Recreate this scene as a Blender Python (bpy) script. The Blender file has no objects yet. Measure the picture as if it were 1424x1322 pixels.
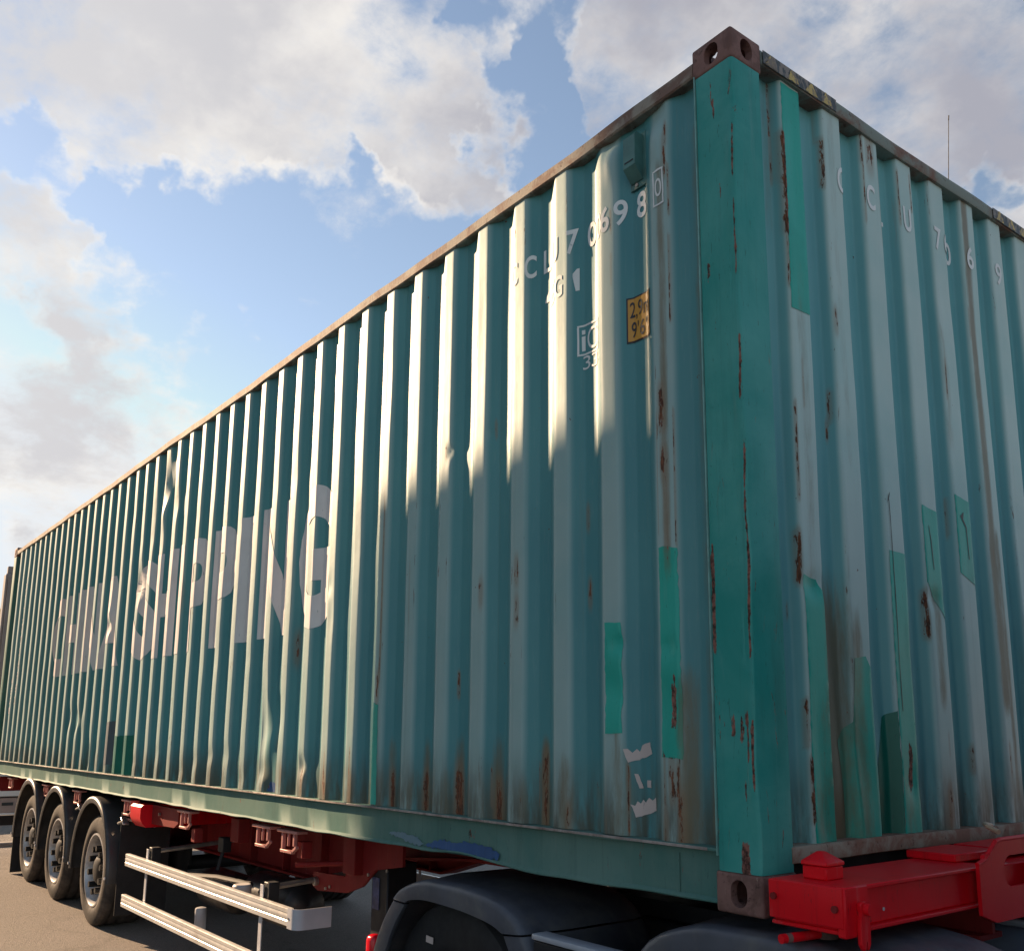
import bpy, bmesh, math, random
from mathutils import Vector, Matrix, Euler
R = math.radians
Z0 = 1.10                      # height of the container's underside above the yard; all z below are relative to it
C = bpy.context.scene.collection
scene = bpy.context.scene

# ------------------------------------------------------------------ camera, sky, sun, exposure
CAM_P = Vector((1.85016, -2.28734, .51536 + Z0))
cam = bpy.data.cameras.new('camera'); camo = bpy.data.objects.new('camera', cam); C.objects.link(camo)
r_ = Vector((0.6211015, 0.7837219, 0.0035836)); u_ = Vector((0.1440539, -0.1186552, 0.9824304)); f_ = Vector((-0.7703774, 0.6096727, 0.1865952))
m3 = Matrix((r_, u_, -f_)).transposed()
camo.matrix_world = Matrix.Translation(CAM_P) @ m3.to_4x4()
cam.sensor_width = 36; cam.lens = 36 * 1331.51 / 1424
cam.shift_x = -(749.02 - 712) / 1424; cam.shift_y = (768.18 - 661) / 1424
cam.clip_start = .05; cam.clip_end = 8000
scene.camera = camo

SUN_AZ, SUN_EL = 16.5, 23.0    # angle off the long wall, height
TOSUN = Vector((-math.cos(R(SUN_AZ)) * math.cos(R(SUN_EL)), -math.sin(R(SUN_AZ)) * math.cos(R(SUN_EL)), math.sin(R(SUN_EL))))
world = bpy.data.worlds.new('World'); scene.world = world; world.use_nodes = True
CLOUDS = [(-0.795, 0.158, 0.585, 0.139, 1.1), (-0.737, 0.286, 0.613, 0.143, 1.1), (-0.69, 0.354, 0.632, 0.113, 0.9), (-0.835, 0.161, 0.526, 0.075, 0.8), (-0.8, 0.249, 0.545, 0.075, 0.9), (-0.755, 0.325, 0.569, 0.045, 0.75), (-0.749, 0.314, 0.583, 0.038, 0.6), (-0.709, 0.417, 0.569, 0.064, 1.0), (-0.703, 0.467, 0.537, 0.056, 0.95), (-0.7, 0.391, 0.597, 0.068, 0.8), (-0.691, 0.492, 0.53, 0.03, 0.5), (-0.641, 0.442, 0.627, 0.032, 0.75), (-0.894, 0.127, 0.43, 0.071, 1.1), (-0.875, 0.106, 0.472, 0.03, 0.5), (-0.902, 0.177, 0.394, 0.06, 0.9), (-0.916, 0.209, 0.343, 0.053, 0.6), (-0.89, 0.28, 0.361, 0.03, 0.55), (-0.863, 0.211, 0.46, 0.03, 0.45), (-0.952, 0.163, 0.259, 0.09, 0.9), (-0.934, 0.247, 0.257, 0.083, 0.75), (-0.911, 0.269, 0.313, 0.045, 0.5), (-0.87, 0.317, 0.379, 0.024, 0.7), (-0.849, 0.28, 0.449, 0.017, 0.5), (-0.906, -0.04, 0.42, 0.195, 0.4), (-0.667, 0.195, 0.719, 0.3, 0.9), (-0.556, 0.566, 0.609, 0.083, 1.1), (-0.495, 0.597, 0.632, 0.15, 1.1), (-0.437, 0.673, 0.597, 0.15, 1.1), (-0.359, 0.748, 0.558, 0.113, 1.1), (-0.308, 0.74, 0.598, 0.15, 1.0), (-0.602, 0.563, 0.567, 0.038, 0.7), (-0.293, 0.817, 0.496, 0.09, 0.6), (-0.961, 0.202, 0.191, 0.075, 0.8), (-0.386, 0.564, 0.73, 0.3, 0.7), (-0.369, 0.817, 0.443, 0.045, 0.5), (-0.831, 0.299, 0.47, 0.09, -0.6), (-0.628, 0.492, 0.603, 0.045, -0.9), (-0.785, 0.397, 0.476, 0.068, -0.5), (-0.746, 0.472, 0.47, 0.06, -0.5), (-0.82, 0.378, 0.431, 0.09, -0.5), (-0.754, 0.287, 0.591, 0.029, -0.6), (-0.755, 0.362, 0.547, 0.03, -0.6), (-0.354, 0.801, 0.483, 0.034, -0.9), (-0.637, 0.42, 0.647, 0.026, -0.5), (-0.846, 0.118, 0.52, 0.03, -0.5), (-0.399, 0.784, 0.476, 0.038, -0.5), (-0.889, 0.21, 0.406, 0.03, -0.3), (-0.855, 0.116, 0.506, 0.045, -1.0), (-0.853, 0.213, 0.477, 0.06, -0.8), (-0.865, 0.167, 0.473, 0.034, -0.6), (-0.867, 0.289, 0.407, 0.068, -0.4), (-0.656, 0.425, 0.624, 0.034, -0.7), (-0.607, 0.496, 0.621, 0.053, -0.8), (-0.626, 0.529, 0.573, 0.038, -0.6), (-0.764, 0.384, 0.519, 0.034, -0.6), (-0.693, 0.375, 0.615, 0.023, -0.4), (-0.866, 0.193, 0.462, 0.038, -0.4)]

class NT:
    """small helper for writing node trees"""
    def __init__(s, tree): s.t = tree; s.n = tree.nodes; s.l = tree.links
    def new(s, typ, **kw):
        nd = s.n.new(typ)
        for k, v in kw.items():
            if hasattr(nd, k): setattr(nd, k, v)
            else: nd.inputs[k.replace('_', ' ')].default_value = v
        return nd
    def put(s, sock, v):
        if v is None: return
        if hasattr(v, 'links') or hasattr(v, 'is_output'): s.l.new(v, sock)
        else: sock.default_value = v
    def math(s, op, a, b=None, c=None, clamp=False):
        nd = s.n.new('ShaderNodeMath'); nd.operation = op; nd.use_clamp = clamp
        s.put(nd.inputs[0], a); s.put(nd.inputs[1], b); s.put(nd.inputs[2], c); return nd.outputs[0]
    def mix(s, f, a, b, mode='MIX'):
        nd = s.n.new('ShaderNodeMix'); nd.data_type = 'RGBA'; nd.blend_type = mode; nd.clamp_factor = True
        s.put(nd.inputs[0], f); s.put(nd.inputs[6], col(a)); s.put(nd.inputs[7], col(b)); return nd.outputs[2]
    def ramp(s, v, lo, hi, smooth=True, a=0., b=1.):
        nd = s.n.new('ShaderNodeMapRange'); nd.interpolation_type = 'SMOOTHSTEP' if smooth else 'LINEAR'
        s.put(nd.inputs[0], v); nd.inputs[1].default_value = lo; nd.inputs[2].default_value = hi
        nd.inputs[3].default_value = a; nd.inputs[4].default_value = b; return nd.outputs[0]
    def noise(s, vec, scale=5., detail=4., rough=.55, dist=0., sc=None, off=None):
        if sc is not None or off is not None:
            mp = s.n.new('ShaderNodeMapping'); s.l.new(vec, mp.inputs[0])
            if sc is not None: mp.inputs[3].default_value = sc
            if off is not None: mp.inputs[1].default_value = off
            vec = mp.outputs[0]
        nd = s.n.new('ShaderNodeTexNoise'); s.l.new(vec, nd.inputs['Vector'])
        nd.inputs['Scale'].default_value = scale; nd.inputs['Detail'].default_value = detail
        nd.inputs['Roughness'].default_value = rough; nd.inputs['Distortion'].default_value = dist
        return nd.outputs['Fac']
def col(c):
    if isinstance(c, (tuple, list)): return (c[0], c[1], c[2], 1.)
    return c

w = NT(world.node_tree); w.n.clear()
out = w.new('ShaderNodeOutputWorld'); bg = w.new('ShaderNodeBackground'); w.l.new(bg.outputs[0], out.inputs[0])
sky = w.new('ShaderNodeTexSky'); sky.sky_type = 'NISHITA'; sky.sun_disc = False
sky.sun_elevation = R(SUN_EL); sky.sun_rotation = math.atan2(TOSUN.x, TOSUN.y)
sky.air_density = 1.0; sky.dust_density = .15; sky.ozone_density = 1.6
tc = w.new('ShaderNodeTexCoord'); dvec = tc.outputs['Generated']
nz = w.n.new('ShaderNodeVectorMath'); nz.operation = 'NORMALIZE'; w.l.new(dvec, nz.inputs[0]); dvec = nz.outputs[0]
wn = w.new('ShaderNodeTexNoise'); w.l.new(dvec, wn.inputs['Vector']); wn.inputs['Scale'].default_value = 9.; wn.inputs['Detail'].default_value = 5.; wn.inputs['Roughness'].default_value = .6
wv = w.n.new('ShaderNodeVectorMath'); wv.operation = 'MULTIPLY_ADD'; w.l.new(wn.outputs['Color'], wv.inputs[0]); wv.inputs[1].default_value = (.17, .17, .17)
wb = w.n.new('ShaderNodeVectorMath'); wb.operation = 'SUBTRACT'; w.l.new(dvec, wb.inputs[0]); wb.inputs[1].default_value = (.085, .085, .085); w.l.new(wb.outputs[0], wv.inputs[2])
wz = w.n.new('ShaderNodeVectorMath'); wz.operation = 'NORMALIZE'; w.l.new(wv.outputs[0], wz.inputs[0]); mvec = wz.outputs[0]
mask = None
for x, y, z, rad, wt in CLOUDS:
    dn = w.n.new('ShaderNodeVectorMath'); dn.operation = 'DOT_PRODUCT'; w.l.new(mvec, dn.inputs[0]); dn.inputs[1].default_value = Vector((x, y, z)).normalized()
    fo = w.ramp(dn.outputs['Value'], math.cos(rad * 1.1), math.cos(rad * .3), True, 0., wt)
    mask = fo if mask is None else w.math('ADD', mask, fo)
mask = w.math('MINIMUM', w.math('MAXIMUM', mask, -.5), 1.15)
# clouds lie on a flat layer seen from below: stretch them towards the horizon
sx = w.new('ShaderNodeSeparateXYZ'); w.l.new(dvec, sx.inputs[0])
inv = w.math('DIVIDE', 1., w.math('ADD', w.math('MAXIMUM', sx.outputs[2], 0.), .35))
pl = w.n.new('ShaderNodeVectorMath'); pl.operation = 'SCALE'; w.l.new(dvec, pl.inputs[0]); w.l.new(inv, pl.inputs['Scale'])
pv = pl.outputs[0]
n1 = w.noise(pv, 6.0, 12., .60, .15)
n2 = w.noise(pv, 19., 10., .62, .2, off=(3.1, 1.7, .4))
n3 = w.noise(pv, 3.2, 6., .55, 0., off=(7., 2., 5.))
den = w.math('ADD', w.math('MULTIPLY', mask, .62), w.math('MULTIPLY', w.math('SUBTRACT', n1, .5), 2.9))
den = w.math('ADD', den, w.math('MULTIPLY', w.math('SUBTRACT', n2, .5), 1.0))
amt = w.ramp(den, .04, 1.0)
thick = w.ramp(w.math('ADD', w.math('ADD', w.math('MULTIPLY', mask, .55), w.math('MULTIPLY', w.math('SUBTRACT', n1, .5), 1.1)), w.math('MULTIPLY', w.math('SUBTRACT', n3, .5), 1.8)), .22, .85)
ctr = w.n.new('ShaderNodeVectorMath'); ctr.operation = 'DOT_PRODUCT'; w.l.new(dvec, ctr.inputs[0]); ctr.inputs[1].default_value = TOSUN
sunny = w.ramp(ctr.outputs['Value'], .55, 1.0)
lit = w.mix(sunny, (4.25, 4.08, 3.92), (4.9, 4.7, 4.4))
dark = w.mix(sunny, (2.0, 2.02, 2.32), (3.55, 3.5, 3.55))
cloud = w.mix(thick, lit, dark)
blue = w.mix(1., w.mix(1., sky.outputs[0], (1.13, .96, .83), 'MULTIPLY'), (4.0, 4.25, 4.5), 'DARKEN')
w.l.new(w.mix(amt, blue, cloud), bg.inputs[0])
bg.inputs[1].default_value = .05

sl = bpy.data.lights.new('sun', 'SUN'); sl.energy = 2.7; sl.angle = R(.53); sl.color = (1, .69, .43)
so = bpy.data.objects.new('sun', sl); C.objects.link(so); so.rotation_euler = TOSUN.to_track_quat('Z', 'Y').to_euler(); so.location = (-20, -8, 20)
scene.view_settings.view_transform = 'Standard'; scene.view_settings.look = 'None'
scene.view_settings.gamma = 1; scene.view_settings.use_curve_mapping = False
scene.view_settings.exposure = 2.05
scene.render.engine = 'CYCLES'

# ------------------------------------------------------------------ builders
OFF = {}
def tag(o, label=None, cat=None, group=None, kind=None):
    for k, v in (('label', label), ('category', cat), ('group', group), ('kind', kind)):
        if v: o[k] = v
    return o
def thing(name, loc, label, cat, group=None):
    o = bpy.data.objects.new(name, None); C.objects.link(o); o.empty_display_size = .2
    o.location = Vector(loc) + Vector((0, 0, Z0)); OFF[o.name] = Vector(loc)
    return tag(o, label, cat, group)
def link(name, me, parent, at=None):
    o = bpy.data.objects.new(name, me); C.objects.link(o)
    base = OFF[parent.name] if parent else Vector((0, 0, -Z0))
    if at is None:
        o.location = (0, 0, 0); OFF[o.name] = base
    else:
        o.location = Vector(at) - base; OFF[o.name] = Vector(at)
    if parent: o.parent = parent
    return o
def finish(bm, name, mat, parent=None, local=False, at=None, angle=38, recalc=True):
    """local: the mesh is written round its own origin and placed at 'at'; else it is written in scene coordinates"""
    if recalc: bmesh.ops.recalc_face_normals(bm, faces=bm.faces)
    if not local:
        base = OFF[parent.name] if parent else Vector((0, 0, -Z0))
        bmesh.ops.translate(bm, verts=bm.verts, vec=-base)
    lim = R(angle)
    for f in bm.faces: f.smooth = True
    for e in bm.edges:
        e.smooth = not (len(e.link_faces) == 2 and e.calc_face_angle(0) > lim)
    me = bpy.data.meshes.new(name); bm.to_mesh(me); bm.free()
    for m in (mat if isinstance(mat, (list, tuple)) else [mat]): me.materials.append(m)
    return link(name, me, parent, at)
def copy_tree(o, parent=None, dloc=(0, 0, 0)):
    c = o.copy(); C.objects.link(c); OFF[c.name] = OFF[o.name] + Vector(dloc)
    if parent: c.parent = parent
    for ch in list(o.children): copy_tree(ch, c)
    return c

class MB:
    def __init__(s): s.bm = bmesh.new()
    def _add(s, verts, faces):
        vs = [s.bm.verts.new(v) for v in verts]
        return [s.bm.faces.new([vs[i] for i in f]) for f in faces]
    def box(s, x0, x1, y0, y1, z0, z1, bev=.004, seg=1, rot=None):
        t = bmesh.new(); bmesh.ops.create_cube(t, size=1)
        sx, sy, sz = x1 - x0, y1 - y0, z1 - z0
        bmesh.ops.scale(t, vec=(sx, sy, sz), verts=t.verts)
        if bev: bmesh.ops.bevel(t, geom=list(t.edges), offset=min(bev, .45 * min(abs(sx), abs(sy), abs(sz))), segments=seg, affect='EDGES', profile=.5)
        mtx = Matrix.Translation(((x0 + x1) / 2, (y0 + y1) / 2, (z0 + z1) / 2))
        if rot: mtx = mtx @ Euler(rot).to_matrix().to_4x4()
        t.transform(mtx); s.merge(t); return s
    def merge(s, t):
        me = bpy.data.meshes.new('tmp'); t.to_mesh(me); t.free(); s.bm.from_mesh(me); bpy.data.meshes.remove(me)
    def cyl(s, p0, p1, r, n=16, r2=None, cap=True):
        p0, p1 = Vector(p0), Vector(p1); d = p1 - p0; q = d.to_track_quat('Z', 'Y').to_matrix()
        r2 = r if r2 is None else r2; V = []
        for p, rr in ((p0, r), (p1, r2)):
            for i in range(n):
                a = 2 * math.pi * i / n; V.append(p + q @ Vector((rr * math.cos(a), rr * math.sin(a), 0)))
        F = [(i, (i + 1) % n, n + (i + 1) % n, n + i) for i in range(n)]
        if cap: F += [tuple(range(n - 1, -1, -1)), tuple(range(n, 2 * n))]
        s._add(V, F); return s
    def tube(s, pts, r, n=8):
        for a, b in zip(pts[:-1], pts[1:]): s.cyl(a, b, r, n)
        return s
    def lathe(s, prof, n=40, c=(0, 0, 0), axis='Y', close=False):
        """prof: list of (radius, offset along axis)"""
        V = []; c = Vector(c)
        for r, t in prof:
            for i in range(n):
                a = 2 * math.pi * i / n; x, y = r * math.cos(a), r * math.sin(a)
                V.append(c + (Vector((x, t, y)) if axis == 'Y' else Vector((t, x, y)) if axis == 'X' else Vector((x, y, t))))
        k = len(prof); F = []
        for j in range(k if close else k - 1):
            j2 = (j + 1) % k
            for i in range(n): F.append((j * n + i, j * n + (i + 1) % n, j2 * n + (i + 1) % n, j2 * n + i))
        s._add(V, F); return s
    def prism(s, poly, plane, a0, a1):
        """extrude a 2-D polygon; plane 'xz' extrudes along y, 'yz' along x, 'xy' along z"""
        def P(u, v, a): return {'xz': (u, a, v), 'yz': (a, u, v), 'xy': (u, v, a)}[plane]
        n = len(poly); V = [P(u, v, a0) for u, v in poly] + [P(u, v, a1) for u, v in poly]
        F = [(i, (i + 1) % n, n + (i + 1) % n, n + i) for i in range(n)] + [tuple(range(n - 1, -1, -1)), tuple(range(n, 2 * n))]
        s._add(V, F); return s
    def build(s, name, mat, parent=None, **kw): return finish(s.bm, name, mat, parent, **kw)

# ------------------------------------------------------------------ materials
def material(name):
    m = bpy.data.materials.new(name); m.use_nodes = True; t = NT(m.node_tree); t.n.clear()
    o = t.new('ShaderNodeOutputMaterial'); b = t.new('ShaderNodeBsdfPrincipled'); t.l.new(b.outputs[0], o.inputs[0])
    tcn = t.new('ShaderNodeTexCoord')
    return m, t, b, tcn.outputs['Object']
def bump(t, b, h, strength=.3, dist=.002):
    n = t.n.new('ShaderNodeBump'); n.inputs['Strength'].default_value = strength; n.inputs['Distance'].default_value = dist
    t.l.new(h, n.inputs['Height']); t.l.new(n.outputs[0], b.inputs['Normal'])
RUST = (.16, .055, .024); RUST_D = (.045, .02, .013)
def simple(name, c, rough=.5, metal=0., var=.12, scale=8., dirt=None, dirt_amt=0., spec=.5, bumpy=0., rust=0.):
    m, t, b, P = material(name)
    n = t.noise(P, scale, 5, .6)
    k = t.ramp(n, .25, .75, False, 1 - var, 1 + var)
    base = t.mix(1., c, k, 'MULTIPLY') if False else t.mix(t.ramp(n, .3, .7), tuple(v * (1 - var) for v in c), tuple(min(1, v * (1 + var)) for v in c))
    if dirt:
        d = t.ramp(t.noise(P, scale * .6, 6, .65, .4, off=(4, 2, 1)), .62 - dirt_amt * .35, .75, True)
        base = t.mix(t.math('MULTIPLY', d, min(1, .4 + dirt_amt)), base, dirt)
    if rust:
        rm = t.ramp(t.noise(P, scale * 2.2, 8, .68, .3, off=(9, 3, 6)), .72 - rust * .2, .76 - rust * .2)
        rc = t.mix(t.noise(P, 40, 4), RUST_D, RUST); base = t.mix(rm, base, rc)
    t.l.new(base, b.inputs['Base Color'])
    t.put(b.inputs['Roughness'], t.ramp(t.noise(P, scale * 3, 4), .2, .8, False, max(0, rough - .1), min(1, rough + .1)))
    b.inputs['Metallic'].default_value = metal; b.inputs['Specular IOR Level'].default_value = spec
    if bumpy: bump(t, b, t.noise(P, 60, 5), bumpy, .002)
    return m

def wall_paint(name, inner, outer, seed):
    """weathered container paint: fresher in the grooves, chalked on the ridges, rust along ridge edges and where the wall was knocked"""
    m, t, b, P = material(name)
    def attr(n):
        at = t.new('ShaderNodeAttribute'); at.attribute_name = n; return at.outputs['Fac']
    wear, edge, stain_, wash = attr('wear'), attr('edge'), attr('stain'), attr('wash')
    sp = t.new('ShaderNodeSeparateXYZ'); t.l.new(P, sp.inputs[0]); z = sp.outputs[2]
    o = (seed, seed * .7, seed * 1.3)
    big = t.noise(P, 1.1, 4, .6, .3, off=o)
    streak = t.noise(P, 1., 6, .65, 0, sc=(26, 26, .55), off=o)
    fine = t.noise(P, 1., 5, .7, .2, sc=(90, 90, 9), off=o)
    wr = t.math('ADD', wear, t.math('MULTIPLY', t.math('SUBTRACT', streak, .5), .28))
    c_in = t.mix(t.ramp(big, .3, .7), inner, (inner[0] * 1.35, inner[1] * 1.18, inner[2] * 1.12))
    c_out = t.mix(t.ramp(t.noise(P, 2.2, 5, .6, off=(seed, 9, 4)), .35, .7), outer, (outer[0] * .80, outer[1] * .92, outer[2] * .93))
    base = t.mix(t.ramp(wr, .52, 1.0), c_in, c_out)
    base = t.mix(t.ramp(fine, .50, .85, True, 0, .14), base, (.42, .45, .40))
    base = t.mix(t.ramp(streak, .56, .80, True, 0, .22), base, (.15, .16, .11))
    # run-off grime low on the wall
    gr = t.math('MULTIPLY', t.ramp(z, .50, .19), t.ramp(t.noise(P, 1., 5, .65, 0, sc=(14, 14, 2.5), off=o), .30, .60))
    base = t.mix(t.math('MULTIPLY', gr, .85), base, (.075, .068, .042))
    # brown wash round the knocks, then bare rust with a ragged edge
    rag = t.noise(P, 1., 8, .72, .4, sc=(60, 60, 17), off=(seed, 2, 8))
    rag2 = t.noise(P, 1., 6, .7, .3, sc=(30, 30, 5), off=(seed, 4, 1))
    wm = t.ramp(t.math('ADD', wash, t.math('MULTIPLY', t.math('SUBTRACT', rag2, .5), .8)), .30, .95, True, 0, .85)
    base = t.mix(wm, base, t.mix(rag2, (.20, .125, .06), (.15, .135, .075)))
    sc = t.noise(P, 1., 6, .7, .5, sc=(60, 60, 7), off=(seed, 6, 8))
    zone = t.ramp(t.noise(P, 2.1, 3, .5, 0, off=(2, seed, 5)), .47, .66)
    chip = t.math('MULTIPLY', t.ramp(t.math('ADD', sc, t.math('MULTIPLY', edge, .13)), .725, .755), t.math('ADD', .05, zone, clamp=True))
    spot = t.ramp(t.noise(P, 34, 4, .6, .4, off=(seed, 5, 3)), .725, .745)
    st = t.ramp(t.math('ADD', stain_, t.math('MULTIPLY', t.math('SUBTRACT', rag, .5), 2.3)), .74, .88)
    rm = t.math('MAXIMUM', t.math('MAXIMUM', chip, t.math('MULTIPLY', spot, .9)), st)
    rc = t.mix(t.ramp(t.noise(P, 1., 5, .7, 0, sc=(120, 120, 30)), .35, .68), (.055, .024, .014), (.23, .085, .038))
    halo = t.math('MULTIPLY', t.ramp(t.math('ADD', t.noise(P, 1., 4, .6, .2, sc=(24, 24, 1.6), off=(seed, 7, 2)), t.math('MULTIPLY', edge, .08)), .68, .84), .4)
    halo = t.math('MAXIMUM', halo, t.math('MULTIPLY', t.ramp(stain_, .05, .7), .45))
    base = t.mix(halo, base, (.25, .15, .08))
    base = t.mix(rm, base, rc)
    t.l.new(base, b.inputs['Base Color'])
    t.put(b.inputs['Roughness'], t.math('ADD', t.math('ADD', t.ramp(wear, 0, 1, False, .44, .54), t.math('MULTIPLY', t.math('SUBTRACT', fine, .5), .25)), t.math('MULTIPLY', rm, .3)))
    b.inputs['Specular IOR Level'].default_value = .40
    bump(t, b, t.math('ADD', t.math('ADD', t.math('MULTIPLY', t.noise(P, 7, 4, .5), 1.0), t.math('MULTIPLY', fine, .10)), t.math('MULTIPLY', rm, -.25)), .35, .005)
    return m

def chipped(name, c, c2, chips=.5, rough=.42, seed=0., streak_c=None, bump_s=.25, spec=.4, dust=.18):
    """gloss paint with worn, rust-showing chips"""
    m, t, b, P = material(name); o = (seed, seed + 1, seed + 2)
    big = t.noise(P, 2.2, 5, .6, .4, off=o)
    base = t.mix(t.ramp(big, .3, .72), c, c2)
    st = t.noise(P, 1., 6, .65, 0, sc=(40, 40, 1.2), off=o)
    base = t.mix(t.ramp(st, .55, .8, True, 0, .35), base, streak_c or tuple(v * .6 for v in c))
    s1 = t.noise(P, 1., 7, .7, .6, sc=(34, 34, 7), off=o)
    zn = t.ramp(t.noise(P, 2.4, 3, .5, 0, off=(3, seed, 1)), .38, .64)
    th = .80 - .16 * chips
    cm = t.math('MULTIPLY', t.ramp(s1, th, th + .03), zn)
    scuff = t.noise(P, 1., 6, .72, .3, sc=(22, 22, 2.2), off=(seed, 8, 8))
    base = t.mix(t.ramp(scuff, .56, .74, True, 0, dust), base, tuple(.62 * v + .13 for v in c2))
    base = t.mix(t.ramp(t.noise(P, 1., 5, .65, 0, sc=(9, 9, .9), off=(2, seed, 4)), .52, .75, True, 0, .45), base, tuple(v * .55 + .015 for v in c))
    hair = t.noise(P, 1., 4, .8, 1.2, sc=(110, 110, 14), off=(seed, 3, 9))
    base = t.mix(t.ramp(hair, .63, .67, True, 0, .7), base, tuple(v * .3 + .012 for v in c))
    at = t.new('ShaderNodeAttribute'); at.attribute_name = 'stain'
    rag = t.noise(P, 1., 8, .72, .4, sc=(80, 80, 30), off=o)
    cm = t.math('MAXIMUM', cm, t.ramp(t.math('ADD', at.outputs['Fac'], t.math('MULTIPLY', t.math('SUBTRACT', rag, .5), 1.6)), .50, .62))
    aw = t.new('ShaderNodeAttribute'); aw.attribute_name = 'wash'
    base = t.mix(t.ramp(t.math('ADD', aw.outputs['Fac'], t.math('MULTIPLY', t.math('SUBTRACT', t.noise(P, 1., 6, .7, .3, sc=(24, 24, 7), off=(seed, 4, 1)), .5), 1.1)), .35, .95, True, 0, .62), base, t.mix(rag, (.17, .12, .06), (.12, .13, .06)))
    rc = t.mix(t.ramp(t.noise(P, 40, 5, .7), .38, .62), RUST_D, (.27, .115, .085))
    base = t.mix(cm, base, rc)
    t.l.new(base, b.inputs['Base Color'])
    t.put(b.inputs['Roughness'], t.math('ADD', rough, t.math('MULTIPLY', cm, .35)))
    b.inputs['Specular IOR Level'].default_value = spec
    bump(t, b, t.math('ADD', t.math('MULTIPLY', t.noise(P, 14, 5), .8), t.math('MULTIPLY', cm, -.4)), bump_s, .004)
    return m

def rusty(name, a, b_, c, scale=9., amt=.5, seed=0., rough=.75):
    """steel whose paint has mostly gone to rust"""
    m, t, b, P = material(name); o = (seed, seed, seed)
    n = t.noise(P, scale, 8, .65, .5, off=o); n2 = t.noise(P, 1., 6, .7, .2, sc=(70, 70, 12), off=o)
    base = t.mix(t.ramp(n, .62 - amt * .35, .70 - amt * .2), a, b_)
    base = t.mix(t.ramp(n2, .60, .72, True, 0, .8), base, c)
    base = t.mix(t.ramp(t.noise(P, 30, 5, .7, off=(1, seed, 3)), .58, .70), base, tuple(v * .5 for v in b_))
    t.l.new(base, b.inputs['Base Color']); b.inputs['Roughness'].default_value = rough
    b.inputs['Specular IOR Level'].default_value = .35
    bump(t, b, t.math('ADD', n, n2), .45, .003); return m

M = {}
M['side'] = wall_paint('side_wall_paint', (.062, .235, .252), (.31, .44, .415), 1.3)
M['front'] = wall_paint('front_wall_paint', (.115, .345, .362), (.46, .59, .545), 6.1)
M['post'] = chipped('corner_post_paint', (.008, .255, .215), (.07, .345, .30), 1.0, .44, 2.0, (.02, .14, .12), .3, .35, .32)
M['patch'] = chipped('fresh_green_paint', (.010, .34, .255), (.03, .42, .325), .6, .42, 5.0, None, .3, .35, .25)
M['patch_dark'] = chipped('dark_green_paint', (.008, .13, .09), (.012, .17, .12), .2, .40, 7.0)
M['rail'] = chipped('bottom_rail_paint', (.07, .175, .15), (.125, .22, .185), 1.0, .66, 3.0, (.05, .075, .05), .25, .12, .3)
M['top_rail'] = rusty('top_rail_steel', (.30, .27, .22), (.19, .12, .09), (.33, .26, .16), 7, .55, 2.)
M['header'] = rusty('header_steel', (.22, .26, .23), (.20, .115, .085), (.28, .20, .14), 4, .42, 5.)
M['sill'] = rusty('sill_steel', (.33, .28, .21), (.25, .13, .085), (.15, .095, .065), 7, .6, 8.)
M['casting'] = rusty('corner_casting_steel', (.225, .12, .098), (.15, .078, .062), (.36, .25, .20), 12, .5, 3.)
M['roof'] = simple('roof_paint', (.10, .24, .23), .6, 0, .2, 3, (.2, .15, .1), .3)
M['dark'] = simple('underside_steel', (.03, .03, .03), .7, 0, .3, 6)
M['floor_under'] = simple('underside_boards', (.05, .042, .035), .8, 0, .3, 6)
M['vent'] = simple('vent_plastic', (.075, .19, .17), .5, 0, .15, 12, (.05, .05, .04), .25)
def lettering(name, c, wearc, amt, rough=.55):
    m, t, b, P = material(name)
    n = t.noise(P, 1., 7, .7, .4, sc=(38, 38, 16)); n2 = t.noise(P, 3, 4, .6)
    base = t.mix(t.ramp(n2, .3, .7), c, tuple(v * .85 for v in c))
    base = t.mix(t.ramp(n, .68 - amt, .73 - amt), base, wearc)
    t.l.new(base, b.inputs['Base Color']); b.inputs['Roughness'].default_value = rough; return m
M['big_letter'] = lettering('aged_white_lettering', (.76, .72, .69), (.30, .32, .31), .03)
M['code'] = lettering('white_code_paint', (.80, .82, .79), (.30, .38, .38), .03)
M['code_old'] = lettering('old_code_plate', (.40, .39, .37), (.16, .09, .06), .12)
M['sticker_y'] = lettering('yellow_sticker', (.62, .30, .035), (.45, .21, .03), -.02, .4)
M['black'] = simple('black_print', (.02, .02, .022), .5, 0, .2, 20)
M['paper'] = lettering('torn_white_paper', (.60, .50, .45), (.42, .36, .33), .04, .8)
M['blue'] = chipped('blue_touch_up_paint', (.018, .065, .19), (.03, .11, .27), .6, .45, 9., None, .25, .4, .35)
M['pale_blue'] = chipped('pale_blue_paint', (.10, .19, .26), (.14, .24, .27), .2, .5, 4.)
def stain(name, c, c2):
    m, t, b, P = material(name)
    n = t.noise(P, 1., 6, .7, .3, sc=(30, 30, 5))
    t.l.new(t.mix(t.ramp(n, .35, .65), c, c2), b.inputs['Base Color']); b.inputs['Roughness'].default_value = .85
    b.inputs['Specular IOR Level'].default_value = .2
    bump(t, b, n, .5, .002); return m
M['rust_patch'] = stain('bare_rust', (.05, .025, .016), (.13, .052, .028))
M['rust_wash'] = stain('rust_wash', (.16, .13, .085), (.20, .12, .07))
M['red_chip'] = stain('red_primer', (.28, .11, .09), (.18, .07, .05))
M['hazard_y'] = lettering('hazard_yellow', (.60, .44, .13), (.20, .16, .12), .19)
M['hazard_k'] = lettering('hazard_black', (.06, .07, .07), (.24, .20, .165), .19)
M['scuff'] = stain('brown_scuff', (.10, .12, .07), (.15, .13, .075))

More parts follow.
